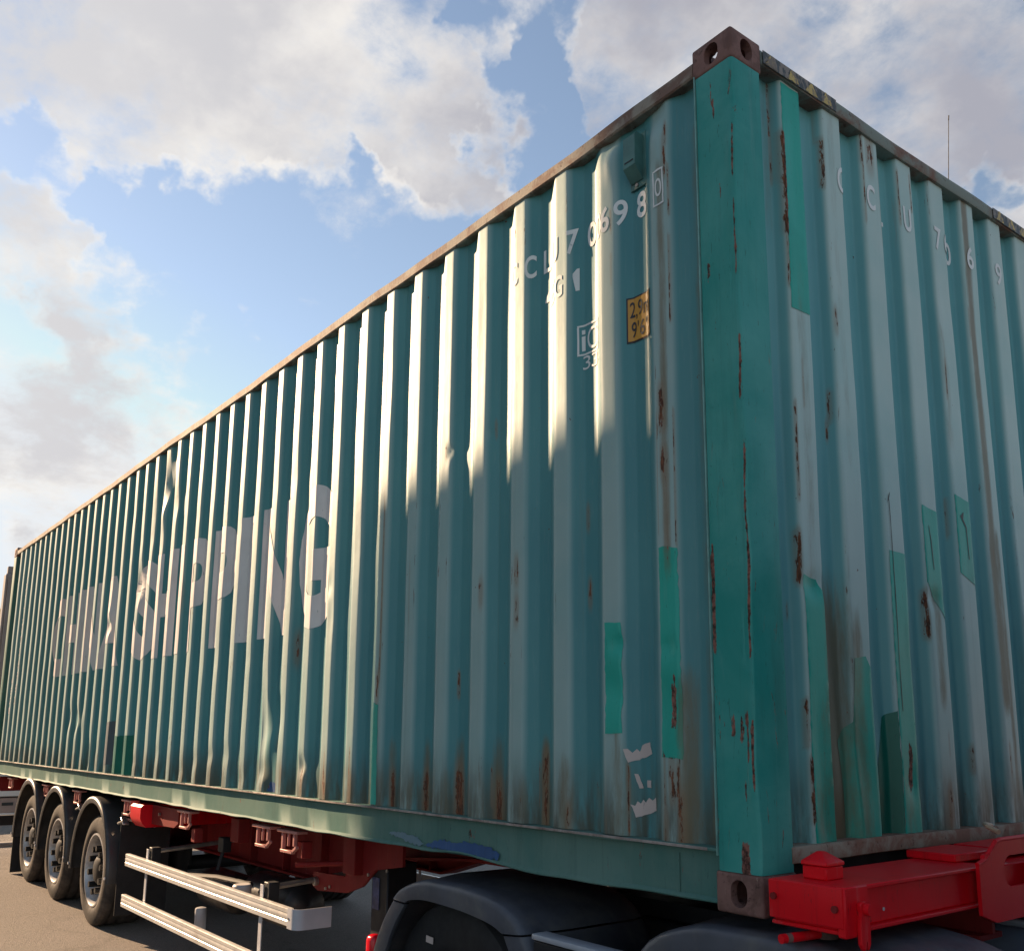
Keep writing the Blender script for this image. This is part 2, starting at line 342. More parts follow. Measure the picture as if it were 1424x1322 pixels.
M['red'] = chipped('red_chassis_paint', (.74, .005, .012), (.80, .010, .020), .75, .40, 1.5, (.30, .008, .01), .15, .2, .42)
M['red_shaded'] = chipped('dusty_shaded_red_paint', (.19, .013, .013), (.26, .025, .022), .4, .6, 3.5, (.12, .02, .018), .25, .2, .3)  # darker copy of the chassis red: shade under the container put into its colour
M['rubber'] = simple('tyre_rubber', (.034, .031, .029), .8, 0, .25, 7, (.14, .115, .095), .6, .25, .2)
M['rubber_black'] = simple('black_tyre_rubber', (.017, .017, .018), .62, 0, .25, 9, spec=.4, bumpy=.15)
M['rim'] = simple('steel_rim', (.50, .49, .48), .36, .35, .18, 10, (.16, .13, .11), .35)
M['hub'] = simple('black_hub', (.014, .014, .014), .5, .0, .3, 14, (.06, .05, .04), .15, .3)
M['fender'] = simple('black_fender_plastic', (.05, .048, .047), .38, 0, .2, 6, (.13, .11, .09), .35)
M['alu'] = simple('painted_aluminium', (.66, .64, .60), .38, .25, .08, 5, (.4, .36, .3), .2)
M['alu_cap'] = simple('grey_plastic_cap', (.50, .50, .52), .5, 0, .08, 5)
M['tractor_grey'] = simple('tractor_fender_plastic', (.068, .073, .088), .42, 0, .18, 7, (.14, .135, .125), .6, .45, .1)
M['tractor_dark'] = simple('tractor_black', (.012, .013, .016), .55, 0, .25, 6, spec=.4)
M['tractor_trim'] = simple('grey_panel_trim', (.42, .45, .50), .4, .2, .1, 8)
M['cab'] = simple('cab_paint', (.10, .13, .17), .3, 0, .05, 3)
M['glass'] = simple('dark_glass', (.02, .025, .03), .08, 0, .05, 3)
M['tail'] = simple('red_lens', (.62, .008, .02), .15, 0, .06, 10)
M['amber'] = simple('amber_lens', (.75, .22, .03), .2, 0, .06, 10)
M['steel'] = simple('bare_steel', (.42, .40, .38), .35, .8, .2, 12)
M['tank'] = simple('black_tank', (.018, .018, .02), .35, 0, .2, 6)
M['white_body'] = simple('white_truck_body', (.66, .62, .60), .5, 0, .08, 2, (.4, .33, .28), .3)
M['grey_body'] = simple('grey_truck_body', (.17, .155, .15), .6, 0, .12, 2)
M['tan_body'] = simple('tan_skirt', (.34, .24, .21), .55, 0, .12, 2)
M['concrete'] = simple('pale_render', (.42, .39, .35), .8, 0, .12, .6)
M['bark'] = simple('bark', (.12, .09, .06), .85, 0, .3, 12)
M['leaf'] = simple('yellow_green_leaf', (.42, .46, .02), .5, 0, .25, 3)

# ------------------------------------------------------------------ ground
m, t, b, P = material('asphalt')
g1 = t.noise(P, .35, 5, .6, .4); g2 = t.noise(P, 130, 3, .7); g3 = t.noise(P, 38, 4, .7); g4 = t.noise(P, 2.2, 6, .65, .6)
base = t.mix(t.ramp(g1, .3, .7), (.175, .158, .142), (.22, .20, .18))
base = t.mix(t.ramp(g2, .42, .66), base, (.33, .29, .25))
base = t.mix(t.ramp(g3, .55, .75, True, 0, .7), base, (.10, .088, .078))
base = t.mix(t.ramp(g4, .58, .78, True, 0, .45), base, (.12, .105, .095))
base = t.mix(t.ramp(t.noise(P, .9, 6, .6, 1.2, off=(5, 3, 1)), .56, .70, True, 0, .5), base, (.085, .075, .066))
base = t.mix(t.ramp(t.noise(P, 260, 2, .6), .60, .72, True, 0, .8), base, (.46, .41, .35))
t.l.new(base, b.inputs['Base Color']); b.inputs['Roughness'].default_value = .92; b.inputs['Specular IOR Level'].default_value = .3
bump(t, b, t.math('ADD', g2, g3), .7, .012)
M['asphalt'] = m
def gz(x):                      # the yard falls very slightly towards the tractor
    return -1.085 - .02 * (max(-14., min(4., x)) + 7.0)
bm = bmesh.new(); xs = [-4000, -600, -120, -40, -14, 4, 40, 200, 4000]; ys = [-4000, -300, -40, 0, 40, 300, 4000]
vg = [[bm.verts.new((x, y, gz(x))) for y in ys] for x in xs]
for i in range(len(xs) - 1):
    for j in range(len(ys) - 1): bm.faces.new((vg[i][j], vg[i + 1][j], vg[i + 1][j + 1], vg[i][j + 1]))
tag(finish(bm, 'ground', M['asphalt']), kind='structure')

# ------------------------------------------------------------------ unseen building added and stepped to cast the shadow on the container
D = 12.0
ux, uy = -math.cos(R(SUN_AZ)), -math.sin(R(SUN_AZ))
bx, by = -2.58 + ux * D, uy * D
hz1 = 1.74 + D * math.tan(R(SUN_EL))
bz = -1.2
wh = thing('shadow_building', (bx + 4, by - 5, gz(-14)), 'unseen tall pale block with a lower wing, added to cast the stepped shadow on the container', 'building')
xt = bx + 1.79
mb = MB(); mb.box(xt, xt + 5.6, by - 11, by, bz, 9.0, .02); mb.build('wall', M['concrete'], wh)
mb = MB(); mb.box(bx, xt - .003, by - 9, by - .002, bz, hz1, .01); mb.build('low_shadow_wing', M['concrete'], wh)  # lower wing added to give the shadow edge its step
mb = MB(); mb.box(xt - .02, xt + 5.7, by - 11.1, by - .05, 9.003, 9.2, .02); mb.build('roof', M['dark'], wh)
for fl in range(2):
    for k in range(2):
        x = xt + 1.4 + k * 2.7; z = .3 + fl * 3.4
        mb = MB(); mb.box(x - .8, x + .8, by + .003, by + .06, z, z + 1.6, .01); fr = mb.build('window', M['white_body'], wh)
        mb = MB(); mb.box(x - .7, x + .7, by + .062, by + .07, z + .1, z + 1.5, 0); mb.build('pane', M['glass'], fr)

# ------------------------------------------------------------------ container
L, W, H = 12.192, 2.438, 2.896
box = thing('shipping_container', (-L / 2, W / 2, 0), 'long weathered teal shipping container with white lettering and green touch-up patches', 'shipping container')
rnd = random.Random(5)
S_D, F_D = .036, .0456
def side_pts():
    p = [(.160, S_D), (.259, S_D)]
    for k in range(42):
        s = .327 + .278 * k
        p += [(s, 0), (s + .072, 0)]
        p += [(s + .140, S_D), (s + .210, S_D)] if k < 41 else [(s + .140, S_D)]
    p.append((12.034, S_D)); return p
def front_pts():
    p = [(.14, F_D)]
    for k in range(8):
        y = .2817 + .25 * k
        p += [(y - .018, F_D), (y, 0), (y + .11, 0), (y + .128, F_D)]
    p.append((2.298, F_D)); return p
def sampler(pts):
    import bisect
    xs_ = [a for a, _ in pts]
    def f(s):
        if s <= xs_[0]: return pts[0][1]
        if s >= xs_[-1]: return pts[-1][1]
        i = bisect.bisect_right(xs_, s) - 1; (a, u), (b_, v) = pts[i], pts[i + 1]
        return u + (v - u) * (s - a) / (b_ - a)
    def g(s): return sum(f(s + d * .0024) for d in (-2, -1, 0, 1, 2)) / 5
    return g
sp_, fp_ = side_pts(), front_pts()
sbase, fbase = sampler(sp_), sampler(fp_)
# dents: (along, z, radius along, radius z, depth, crush)  crush=1 acts on the ridge only
SD = [(-1.405, 1.794, .018, .022, .010, 1), (-1.716, 1.786, .018, .03, .009, 1), (-.62, 2.80, .06, .05, .030, 1), (-.40, 2.775, .06, .10, .026, 1), (-.385, 2.68, .03, .06, -.012, 0),
      (-.36, 2.60, .02, .08, -.008, 0), (-.62, 2.70, .025, .07, -.010, 0), (-.611, .829, .03, .03, .014, 1), (-.62, .66, .05, .06, .010, 1), (-.37, .80, .03, .03, .010, 1), (-.36, .62, .05, .07, .009, 1),
      (-5.87, 2.50, .07, .20, .034, 1), (-5.90, 2.25, .05, .10, -.022, 0), (-5.80, 2.38, .05, .12, .022, 0), (-5.60, 2.30, .05, .12, .012, 1), (-6.15, 2.3, .05, .25, .014, 1),
      (-3.70, .52, .05, .20, .030, 1), (-3.60, .45, .04, .10, -.020, 0), (-3.52, .60, .05, .10, .024, 0), (-3.04, 2.55, .04, .05, .015, 1), (-3.30, 2.38, .04, .10, .012, 1), (-2.42, .74, .04, .05, .015, 1), (-2.9, 1.3, .03, .04, .008, 1),
      (-7.66, .315, .06, .12, .030, 1), (-8.18, .64, .07, .09, .026, 1), (-7.95, .62, .06, .08, -.014, 0), (-8.45, .66, .06, .09, .020, 1), (-7.3, 1.46, .05, .06, .024, 1), (-7.25, 1.55, .05, .08, -.012, 0), (-6.45, 1.75, .05, .12, .026, 1)]
for k in range(42):
    x = -(.363 + .278 * k)
    if -6.3 < x < -2.2 and rnd.random() < .62: SD.append((x + rnd.uniform(-.01, .01), .27 + rnd.uniform(-.03, .12), .05, .035 + rnd.uniform(0, .03), .004 + rnd.uniform(0, .012), 1))
    for _ in range(3):
        SD.append((x + rnd.uniform(-.03, .03), rnd.uniform(.3, 2.7), rnd.uniform(.03, .06), rnd.uniform(.04, .2), rnd.uniform(.001, .0032), 1))
FDN = [(.538, .47, .05, .16, .012, 1), (.47, .35, .05, .14, -.008, 0), (.345, .27, .03, .08, .012, 1), (.60, .62, .06, .2, .006, 1), (.72, .42, .06, .16, -.008, 0), (.85, .36, .03, .05, .010, 1), (.335, 1.0, .05, .035, .014, 1), (1.07, 1.02, .05, .03, .010, 1), (.34, 2.55, .03, .2, .006, 1)]
for k in range(8):
    for _ in range(4): FDN.append((.337 + .25 * k + rnd.uniform(-.05, .05), rnd.uniform(.3, 2.7), rnd.uniform(.03, .07), rnd.uniform(.05, .25), rnd.uniform(.001, .005), 1))
BUCK = {}
def near(lst, a):
    k = (id(lst), round(a * 20))
    if k not in BUCK: BUCK[k] = [q for q in lst if abs(q[0] - round(a * 20) / 20) < 3 * q[2] + .05]
    return BUCK[k]
def dent(lst, a, z, b_, dm):
    d = 0.
    for (x, zz, rx, rz, amp, cr) in near(lst, a):
        ex = (a - x) / rx; ez = (z - zz) / rz
        if abs(ex) > 3 or abs(ez) > 3: continue
        g = amp * math.exp(-.5 * (ex * ex + ez * ez) * 1.6)
        d += g * (max(0., 1 - b_ / dm) if cr else 1.)
    return d
def side_y(x, z):
    b_ = sbase(-x); wv = .0014 * math.sin(x * 1.9 + z * 1.3) + .0005 * math.sin(x * 7.1 + z * 4.7) + .0004 * math.sin(z * 9.3 + x * 3.1)
    return .012 + b_ + wv + dent(SD, x, z, b_, S_D)
def front_x(y, z):
    b_ = fbase(y); wv = .002 * math.sin(y * 2.3 + z * 1.7) + .0012 * math.sin(y * 8. + z * 3.9)
    return -(.014 + b_ + wv + dent(FDN, y, z, b_, F_D))
def columns(pts, d=.0048):
    c = []
    for s, _ in pts[1:-1]: c += [s - d, s, s + d]
    c = [pts[0][0]] + c + [pts[-1][0]]; c.sort()
    o = [c[0]]
    for v in c[1:]:
        if v - o[-1] > .0015: o.append(v)
    return o
scol, fcol = columns(sp_), columns(fp_, .0035)
# knocks that went down to rust: (along, z from, half width, height, strength); brown washes likewise
S_ST = [(-2.197, .185, .034, .10, 1), (-1.905, .185, .044, .095, 1), (-1.632, .185, .052, .11, 1.1), (-1.345, .185, .046, .07, 1), (-1.05, .185, .034, .085, .9), (-.88, .185, .02, .05, .8), (-2.57, .19, .03, .07, .8), (-2.845, .19, .026, .06, .8), (-3.125, .19, .026, .06, .8), (-.325, .185, .028, .10, .8), (-.39, .185, .02, .06, .7),
        (-1.085, .27, .007, .12, 1), (-1.05, .375, .040, .016, .9), (-1.385, .25, .006, .12, .9), (-1.36, .25, .005, .09, .8), (-1.31, .25, .006, .12, .9), (-1.63, .28, .007, .08, .9), (-.575, .20, .007, .20, 1), (-.332, .28, .009, .12, .9), (-.395, .30, .005, .15, .8), (-.27, .22, .006, .16, .8),
        (-3.61, .20, .007, .60, .95), (-2.58, .25, .006, .18, .9), (-2.86, .24, .007, .16, .9), (-3.14, .27, .012, .05, .9), (-2.86, .265, .02, .02, 1), (-3.40, .27, .02, .03, .9), (-1.65, .70, .012, .055, 1), (-.80, 1.31, .02, .02, .8), (-.79, 1.02, .022, .02, .8), (-1.20, 1.0, .03, .012, .8), (-1.20, 1.16, .03, .01, .8), (-1.45, 1.1, .03, .01, .7),
        (-.335, 2.52, .014, .12, 1), (-.33, 2.64, .012, .04, 1), (-.322, 2.36, .007, .16, .9), (-.325, 1.95, .006, .3, .8), (-.375, 1.60, .03, .06, .95), (-.37, 1.42, .028, .03, .8), (-.36, 1.15, .03, .25, .55), (-.32, 1.15, .006, .45, .9), (-.40, 1.2, .005, .4, .7), (-2.315, .72, .03, .04, .9), (-2.30, .78, .012, .9, .75), (-.36, .36, .03, .03, .9), (-.35, .58, .02, .06, .9), (-.34, .66, .012, .03, .8), (-3.33, .99, .05, .012, .8), (-.62, 2.42, .006, .06, .9), (-.62, 2.2, .005, .1, .7), (-2.04, 1.05, .006, .25, .6), (-1.75, 1.78, .012, .02, .9), (-1.39, 1.80, .010, .03, .9), (-5.36, 1.52, .06, .012, .8), (-3.52, .45, .02, .14, .8), (-6.2, 1.6, .008, .12, .8)]
S_WA = [(-2.2, .19, .06, .2, .7), (-1.9, .19, .06, .2, .7), (-1.63, .19, .07, .2, .7), (-1.35, .19, .07, .2, .7), (-1.05, .19, .05, .22, .9), (-.9, .19, .06, .15, .7), (-.6, .19, .10, .15, .6), (-.3, .19, .08, .4, .8), (-.21, .19, .05, 2.4, .55), (-.36, 1.1, .04, 1.4, .75), (-2.3, .8, .03, .8, .7), (-.62, .2, .03, .3, .6)] + [(-.46 - .139 * k, .185, .05, .10, .55) for k in range(40)]
F_ST = [(.285, 1.30, .008, .30, .9), (.277, 1.03, .013, .12, 1.1), (.278, .50, .008, .11, .9), (.284, .27, .009, .16, .9), (.33, 1.62, .005, .15, .7), (.283, 2.25, .010, .35, 1), (.282, 2.05, .006, .2, .8), (.53, 2.52, .008, .16, .9), (.545, 1.97, .022, .018, .8), (.635, 1.75, .005, .4, .7), (.52, 1.62, .010, .07, .9), (.512, 1.55, .007, .04, .8), (.787, 2.47, .008, .27, .95), (.783, 2.72, .007, .1, .9), (.835, 2.762, .05, .014, .8), (.885, 2.4, .006, .35, .8), (1.036, 2.55, .008, .2, .9), (1.125, 2.64, .010, .12, .9), (1.30, 1.88, .010, .12, 1), (1.29, 1.80, .006, .14, .9), (1.40, 1.90, .008, .16, 1), (1.028, .90, .014, .12, 1.1), (1.27, 1.30, .007, .12, .9), (1.12, .58, .006, .20, .9), (1.335, .60, .005, .32, .9), (1.62, 2.0, .006, .2, .7), (1.54, 2.2, .010, .1, .9), (1.786, .50, .006, .16, .8), (.845, .385, .026, .045, 1), (1.56, .40, .014, .06, .8), (1.80, .40, .025, .06, .9), (1.15, .22, .008, .12, .8), (1.09, .26, .03, .03, .8), (.54, 1.05, .008, .05, .8), (1.565, 1.22, .010, .03, .8), (1.28, .40, .008, .06, .8), (1.10, .46, .008, .05, .8), (.25, .90, .006, .02, .8), (.52, 2.7, .006, .1, .7), (1.29, 2.3, .006, .2, .7), (.26, 2.45, .012, .35, .75)]
F_WA = [(.46, .25, .16, .50, .95), (.56, .25, .08, .55, .8), (.36, .25, .05, .3, .6), (1.565, .7, .05, 2.1, .95), (1.60, .3, .03, 1.0, .8), (.34, 1.05, .06, 1.0, .5), (.58, 1.5, .05, 1.3, .45), (1.09, .7, .05, .3, .7), (1.30, 1.7, .05, .4, .5), (1.8, .3, .06, .6, .6), (.24, 2.3, .05, .5, .5)] + [(.2 + .125 * k, .185, .07, .08, .6) for k in range(17)]
def soft(lst, a, z):
    v = 0.
    for x, z0, hw, h, s in lst:
        ex = abs(a - x) / (hw * .62)
        if ex > 1.7: continue
        ez = 0 if z0 <= z <= z0 + h else (min(abs(z - z0), abs(z - z0 - h)) / (hw * 2 + .012))
        if ez > 1.7: continue
        v = max(v, s * math.exp(-.9 * (ex ** 3 + ez ** 3)))
    return v
def corrugated(name, cols, z0, z1, nz_, fn, corners, basef, dm, mat, st=(), wa=(), sgn=1):
    bm = bmesh.new(); lay = [bm.verts.layers.float.new(n) for n in ('wear', 'edge', 'stain', 'wash')]
    g = []
    for s in cols:
        row = []; b_ = basef(s); dd = min(abs(s - c) for c in corners)
        st_ = [q for q in st if abs(q[0] - s * sgn) < q[2] * 1.7]; wa_ = [q for q in wa if abs(q[0] - s * sgn) < q[2] * 1.7]
        for j in range(nz_ + 1):
            z = z0 + (z1 - z0) * j / nz_
            v = bm.verts.new(fn(s, z)); row.append(v)
            for l_, q in zip(lay, (max(0., 1 - b_ / dm), math.exp(-(dd / .009) ** 2), soft(st_, s * sgn, z) if st_ else 0., soft(wa_, s * sgn, z) if wa_ else 0.)): v[l_] = q
        g.append(row)
    for i in range(len(g) - 1):
        for j in range(nz_): bm.faces.new((g[i][j], g[i + 1][j], g[i + 1][j + 1], g[i][j + 1]))
    return finish(bm, name, mat, box, angle=80)
def refine(c, d):               # extra columns so the wear reads finely near the camera
    o = [c[0]]
    for v in c[1:]:
        n = max(1, int(round((v - o[-1]) / d))) if v < 3.3 else 1
        a = o[-1]; o += [a + (v - a) * (i + 1) / n for i in range(n)]
    return o
NZS, NZF = 150, 150
scol, fcol = refine(scol, .012), refine(fcol, .012)
corrugated('side_panel', scol, .182, 2.80, NZS, lambda s, z: (-s, side_y(-s, z), z), [s for s, d in sp_ if d == 0], sbase, S_D, M['side'], S_ST, S_WA, -1)
corrugated('front_panel', fcol, .185, 2.83, NZF, lambda s, z: (front_x(s, z), s, z), [s for s, d in fp_ if d == 0], fbase, F_D, M['front'], F_ST, F_WA)
far_c = [s for s, _ in sp_]
corrugated('side_panel', far_c, .182, 2.80, 1, lambda s, z: (-s, W - .012 - sbase(s), z), [s for s, d in sp_ if d == 0], sbase, S_D, M['side'])

# rails, sills, posts
def rail_bar(name, mat, x0, x1, y0, y1, z0, z1, bump_amp=.0, seg=60, bev=.008, seed=1):
    """long square tube with a slightly battered surface"""
    t_ = bmesh.new(); rr = random.Random(seed)
    c = [(y0 + bev, z0), (y1 - bev, z0), (y1, z0 + bev), (y1, z1 - bev), (y1 - bev, z1), (y0 + bev, z1), (y0, z1 - bev), (y0, z0 + bev)]
    rows = []; ph = [rr.uniform(0, 6) for _ in range(6)]
    for i in range(seg + 1):
        x = x0 + (x1 - x0) * i / seg
        dz = bump_amp * (math.sin(x * 2.1 + ph[0]) * .5 + math.sin(x * 5.7 + ph[1]) * .3 + math.sin(x * 13 + ph[2]) * .2)
        dy = bump_amp * .7 * (math.sin(x * 1.7 + ph[3]) * .5 + math.sin(x * 9.3 + ph[4]) * .3)
        rows.append([t_.verts.new((x, y + dy, z + dz)) for y, z in c])
    n = len(c)
    for a, b_ in zip(rows[:-1], rows[1:]):
        for k in range(n): t_.faces.new((a[k], a[(k + 1) % n], b_[(k + 1) % n], b_[k]))
    t_.faces.new(rows[0][::-1]); t_.faces.new(rows[-1])
    return t_
t_ = rail_bar('x', None, -12.014, -.178, .003, .063, 2.795, 2.853, .006, 160, .006, 3); finish(t_, 'top_side_rail', M['top_rail'], box)
t_ = rail_bar('x', None, -12.014, -.178, W - .063, W - .003, 2.795, 2.853, .003, 40, .006, 4); finish(t_, 'top_side_rail', M['top_rail'], box)
# bottom rail: web set back under a lip, with a lower lip
for yy, sg, seg in ((0, 1, 160), (W, -1, 30)):
    t_ = bmesh.new(); rows = []; rr = random.Random(8); ph = [rr.uniform(0, 6) for _ in range(6)]
    sec = [(.060, .182), (.0, .180), (-.002, .174), (.0, .170), (.022, .166), (.024, .150), (.022, .033), (.013, .027), (.010, .022), (.012, .018), (.060, .018)]
    for i in range(seg + 1):
        x = -12.014 + (12.014 - .1655) * i / seg; r2 = []
        for k, (d, z) in enumerate(sec):
            dz = .0016 * math.sin(x * 3.3 + ph[0]) + .0012 * math.sin(x * 11 + ph[1])
            if 1 <= k <= 3: dz = dz * 1.2 + .0016 * math.sin(x * 23 + ph[2]) * (math.sin(x * 1.1) > .3)
            if 7 <= k <= 9: dz = dz * 1.5 + .0014 * math.sin(x * 17 + ph[3]) - .010 * math.exp(-((x + 1.0) / .25) ** 2) + .010 * math.exp(-((x + 1.55) / .2) ** 2)
            dy = .0018 * math.sin(x * 4.1 + ph[4]) + (.0009 * math.sin(x * 14 + z * 20) if 4 <= k <= 6 else 0)
            r2.append(t_.verts.new((x, yy + sg * (d + dy), z + (0 if k in (0, 10) else dz))))
        rows.append(r2)
    for a, b_ in zip(rows[:-1], rows[1:]):
        for k in range(len(sec) - 1): t_.faces.new((a[k], a[k + 1], b_[k + 1], b_[k]))
    finish(t_, 'bottom_side_rail', M['rail'], box, angle=50)
# lip strip of bare scuffed steel on top of the rail edge
mb = MB()
for x in (-12.0 + i * 1.18 for i in range(10)):
    mb.box(x, x + 1.176, -.0055, -.0022, .1715, .1805, .001)
mb.build('worn_lip', simple('worn_lip_steel', (.34, .29, .26), .6, .2, .25, 20, (.12, .06, .045), .5), box)
# front header and sill (bars along y)
def ybar(name, mat, prof, y0, y1, seg=24, amp=.003, seed=0):
    t_ = bmesh.new(); rows = []; rr = random.Random(seed); ph = [rr.uniform(0, 6) for _ in range(4)]
    for i in range(seg + 1):
        y = y0 + (y1 - y0) * i / seg; d = amp * (math.sin(y * 4 + ph[0]) + .5 * math.sin(y * 13 + ph[1])); e = amp * math.sin(y * 6 + ph[2])
        rows.append([t_.verts.new((x + e, y, z + d)) for x, z in prof])
    n = len(prof)
    for a, b_ in zip(rows[:-1], rows[1:]):
        for k in range(n): t_.faces.new((a[k], a[(k + 1) % n], b_[(k + 1) % n], b_[k]))
    t_.faces.new(rows[0]); t_.faces.new(rows[-1][::-1])
    return finish(t_, name, mat, box)
ybar('front_header', M['header'], [(-.10, 2.822), (-.004, 2.822), (.0, 2.828), (-.002, 2.874), (-.008, 2.880), (-.10, 2.884)], .162, W - .162, 30, .002, 1)
ybar('front_sill', M['sill'], [(-.12, .190), (-.004, .188), (.0, .182), (-.002, .142), (-.008, .138), (-.12, .138)], .142, W - .142, 30, .002, 2)
ybar('front_sill_web', M['dark'], [(-.13, .136), (-.075, .136), (-.075, .02), (-.13, .02)], .142, W - .142, 4, 0, 3)
ybar('rear_header', M['top_rail'], [(-L + .1, 2.80), (-L + .003, 2.80), (-L + .003, 2.88), (-L + .1, 2.88)], .162, W - .162, 4, 0, 3)
ybar('rear_sill', M['rail'], [(-L + .12, .15), (-L + .003, .15), (-L + .003, .02), (-L + .12, .02)], .162, W - .162, 4, 0, 3)
P_ST = [(-.153, .80, .014, .26, 1.1), (-.150, 1.02, .010, .07, 1), (-.016, 1.29, .007, .11, 1), (-.014, 1.58, .006, .18, 1), (-.014, .86, .008, .22, 1.1), (-.016, .76, .006, .10, 1), (-.03, .46, .010, .06, 1), (-.016, .38, .007, .16, 1), (-.058, .52, .014, .02, .9), (-.035, .53, .012, .03, 1), (-.09, .54, .014, .014, .8), (-.05, .35, .012, .012, .8), (-.158, 2.2, .004, .1, .8), (-.10, 2.66, .007, .08, .8), (-.085, 2.60, .008, .04, .9), (-.12, 2.50, .005, .12, .7), (-.13, 2.02, .012, .03, .8), (-.157, 1.35, .006, .1, .9), (-.158, 1.7, .005, .14, .8), (-.158, .22, .006, .14, .9), (-.06, .12, .03, .025, 1), (-.013, 2.0, .005, .25, .8), (-.014, 2.35, .006, .16, .8), (-.015, 1.05, .004, .2, .8), (-.07, 2.3, .01, .012, .7), (-.11, 1.83, .012, .01, .6), (-.145, .5, .006, .12, .7)]
def post(x0, x1, y0, y1, seed, near=False):
    rr = random.Random(seed); t_ = bmesh.new(); n = 190; rows = []; b_ = .012; la = t_.verts.layers.float.new('stain')
    ph = [rr.uniform(0, 6) for _ in range(6)]
    m0 = 16
    c = [(x0, y0 + .003)] + [(x0 + .004 + (x1 - b_ - x0 - .004) * i / m0, y0) for i in range(m0 + 1)] + [(x1 - b_ * .3, y0 + b_ * .3), (x1, y0 + b_), (x1, y1), (x0, y1)]
    for i in range(n + 1):
        z = .118 + (2.778 - .118) * i / n
        r2 = []
        for k, (x, y) in enumerate(c):
            dx = dy = 0
            if near and m0 - 1 <= k <= m0 + 3:
                dx = .004 * math.sin(z * 5 + ph[0]) + .0025 * math.sin(z * 17 + ph[1]); dy = .003 * math.sin(z * 6.3 + ph[2]) + .002 * math.sin(z * 21 + ph[3])
                if i in (0, n): dx = dy = 0
            v = t_.verts.new((x + dx, y + dy, z)); r2.append(v)
            if near and k < m0 + 4: v[la] = soft(P_ST, x, z)
        rows.append(r2)
    m_ = len(c)
    for a, q in zip(rows[:-1], rows[1:]):
        for k in range(m_): t_.faces.new((a[k], a[(k + 1) % m_], q[(k + 1) % m_], q[k]))
    t_.faces.new(rows[0]); t_.faces.new(rows[-1][::-1])
    return finish(t_, 'corner_post', M['post'], box, angle=30)
post(-.165, -.002, .002, .148, 3, True)
mb = MB(); mb.box(-.1695, -.1655, -.003, .05, .16, 2.79, .001); mb.build('weld_lip', simple('pale_lip_paint', (.20, .40, .36), .5, 0, .2, 12), box)
mb = MB(); mb.box(-.165, -.004, W - .148, W - .002, .118, 2.778, .01, 2); mb.build('corner_post', M['post'], box)
for y0, y1 in ((.002, .148), (W - .148, W - .002)):
    mb = MB(); mb.box(-L + .004, -L + .165, y0, y1, .118, 2.778, .01, 2); mb.build('corner_post', M['rail'], box)
mb = MB(); mb.box(-L + .15, -.11, .064, W - .064, 2.83, 2.845, .0); mb.build('roof', M['roof'], box)
mb = MB(); mb.box(-L + .13, -.14, .062, W - .062, .150, .178, 0); mb.build('floor', M['floor_under'], box)
for k in range(36):
    x = -.45 - k * .318
    mb = MB(); mb.box(x - .025, x + .025, .062, W - .062, .03, .149, 0); mb.build('cross_member', M['floor_under'], box)
for y0, y1 in ((.152, W / 2 - .002), (W / 2 + .002, W - .152)):
    mb = MB(); mb.box(-L + .02, -L + .06, y0, y1, .16, 2.79, .006); dr = mb.build('door', M['rail'], box)
    for q in (.25, .75):
        yy = y0 + (y1 - y0) * q
        mb = MB(); mb.cyl((-L - .01, yy, .14), (-L - .01, yy, 2.83), .017, 10); mb.build('lock_rod', M['steel'], dr)

# corner castings
def stadium(w_, h_, n=10):
    r = min(w_, h_) / 2; pts = []
    for cx, cy, a0 in ((0, (h_ / 2 - r), 0), (0, -(h_ / 2 - r), math.pi)) if h_ > w_ else ((w_ / 2 - r, 0, -math.pi / 2), (-(w_ / 2 - r), 0, math.pi / 2)):
        for i in range(n + 1):
            a = a0 + math.pi * i / n; pts.append((cx + r * math.cos(a), cy + r * math.sin(a)))
    return pts
def casting_mesh():
    # corner at origin, body towards -x, +y, +z from the bottom; side face y=0, end face x=0
    t_ = MB(); t_.box(-.178, .0, .0, .162, 0, .118, .010, 3)
    def tmp(b_):
        bmesh.ops.recalc_face_normals(b_.bm, faces=b_.bm.faces)
        me = bpy.data.meshes.new('tmp'); b_.bm.to_mesh(me); b_.bm.free(); o = bpy.data.objects.new('tmp', me); C.objects.link(o); return o
    body = tmp(t_)
    cuts = []
    b_ = MB(); b_.box(-.150, -.028, .028, .134, .028, .0895, .004); cuts.append(tmp(b_))
    b_ = MB(); b_.prism([(-.089 + u, .059 + v) for u, v in stadium(.062, .079)], 'xz', -.02, .06); cuts.append(tmp(b_))
    b_ = MB(); b_.prism([(.081 + u, .059 + v) for u, v in stadium(.062, .079)], 'yz', -.06, .02); cuts.append(tmp(b_))
    b_ = MB(); b_.prism([(-.089 + u, .081 + v) for u, v in stadium(.116, .064)], 'xy', .05, .14); cuts.append(tmp(b_))
    for c_ in cuts:
        md = body.modifiers.new('b', 'BOOLEAN'); md.operation = 'DIFFERENCE'; md.object = c_; md.solver = 'EXACT'
    dg = bpy.context.evaluated_depsgraph_get(); me = bpy.data.meshes.new_from_object(body.evaluated_get(dg))
    for o in [body] + cuts:
        d_ = o.data; bpy.data.objects.remove(o); bpy.data.meshes.remove(d_)
    return me
cm_ = casting_mesh()
for ix in (0, 1):
    for iy in (0, 1):
        for iz in (0, 1):
            t_ = bmesh.new(); t_.from_mesh(cm_)
            bmesh.ops.scale(t_, vec=(-1 if ix else 1, -1 if iy else 1, 1 if iz else -1), verts=t_.verts)
            bmesh.ops.translate(t_, verts=t_.verts, vec=(-L if ix else 0, W if iy else 0, (H - .118) if iz else .118))
            if (ix + iy + (1 - iz)) % 2: bmesh.ops.reverse_faces(t_, faces=t_.faces)
            finish(t_, 'corner_casting', M['casting'], box, angle=40)

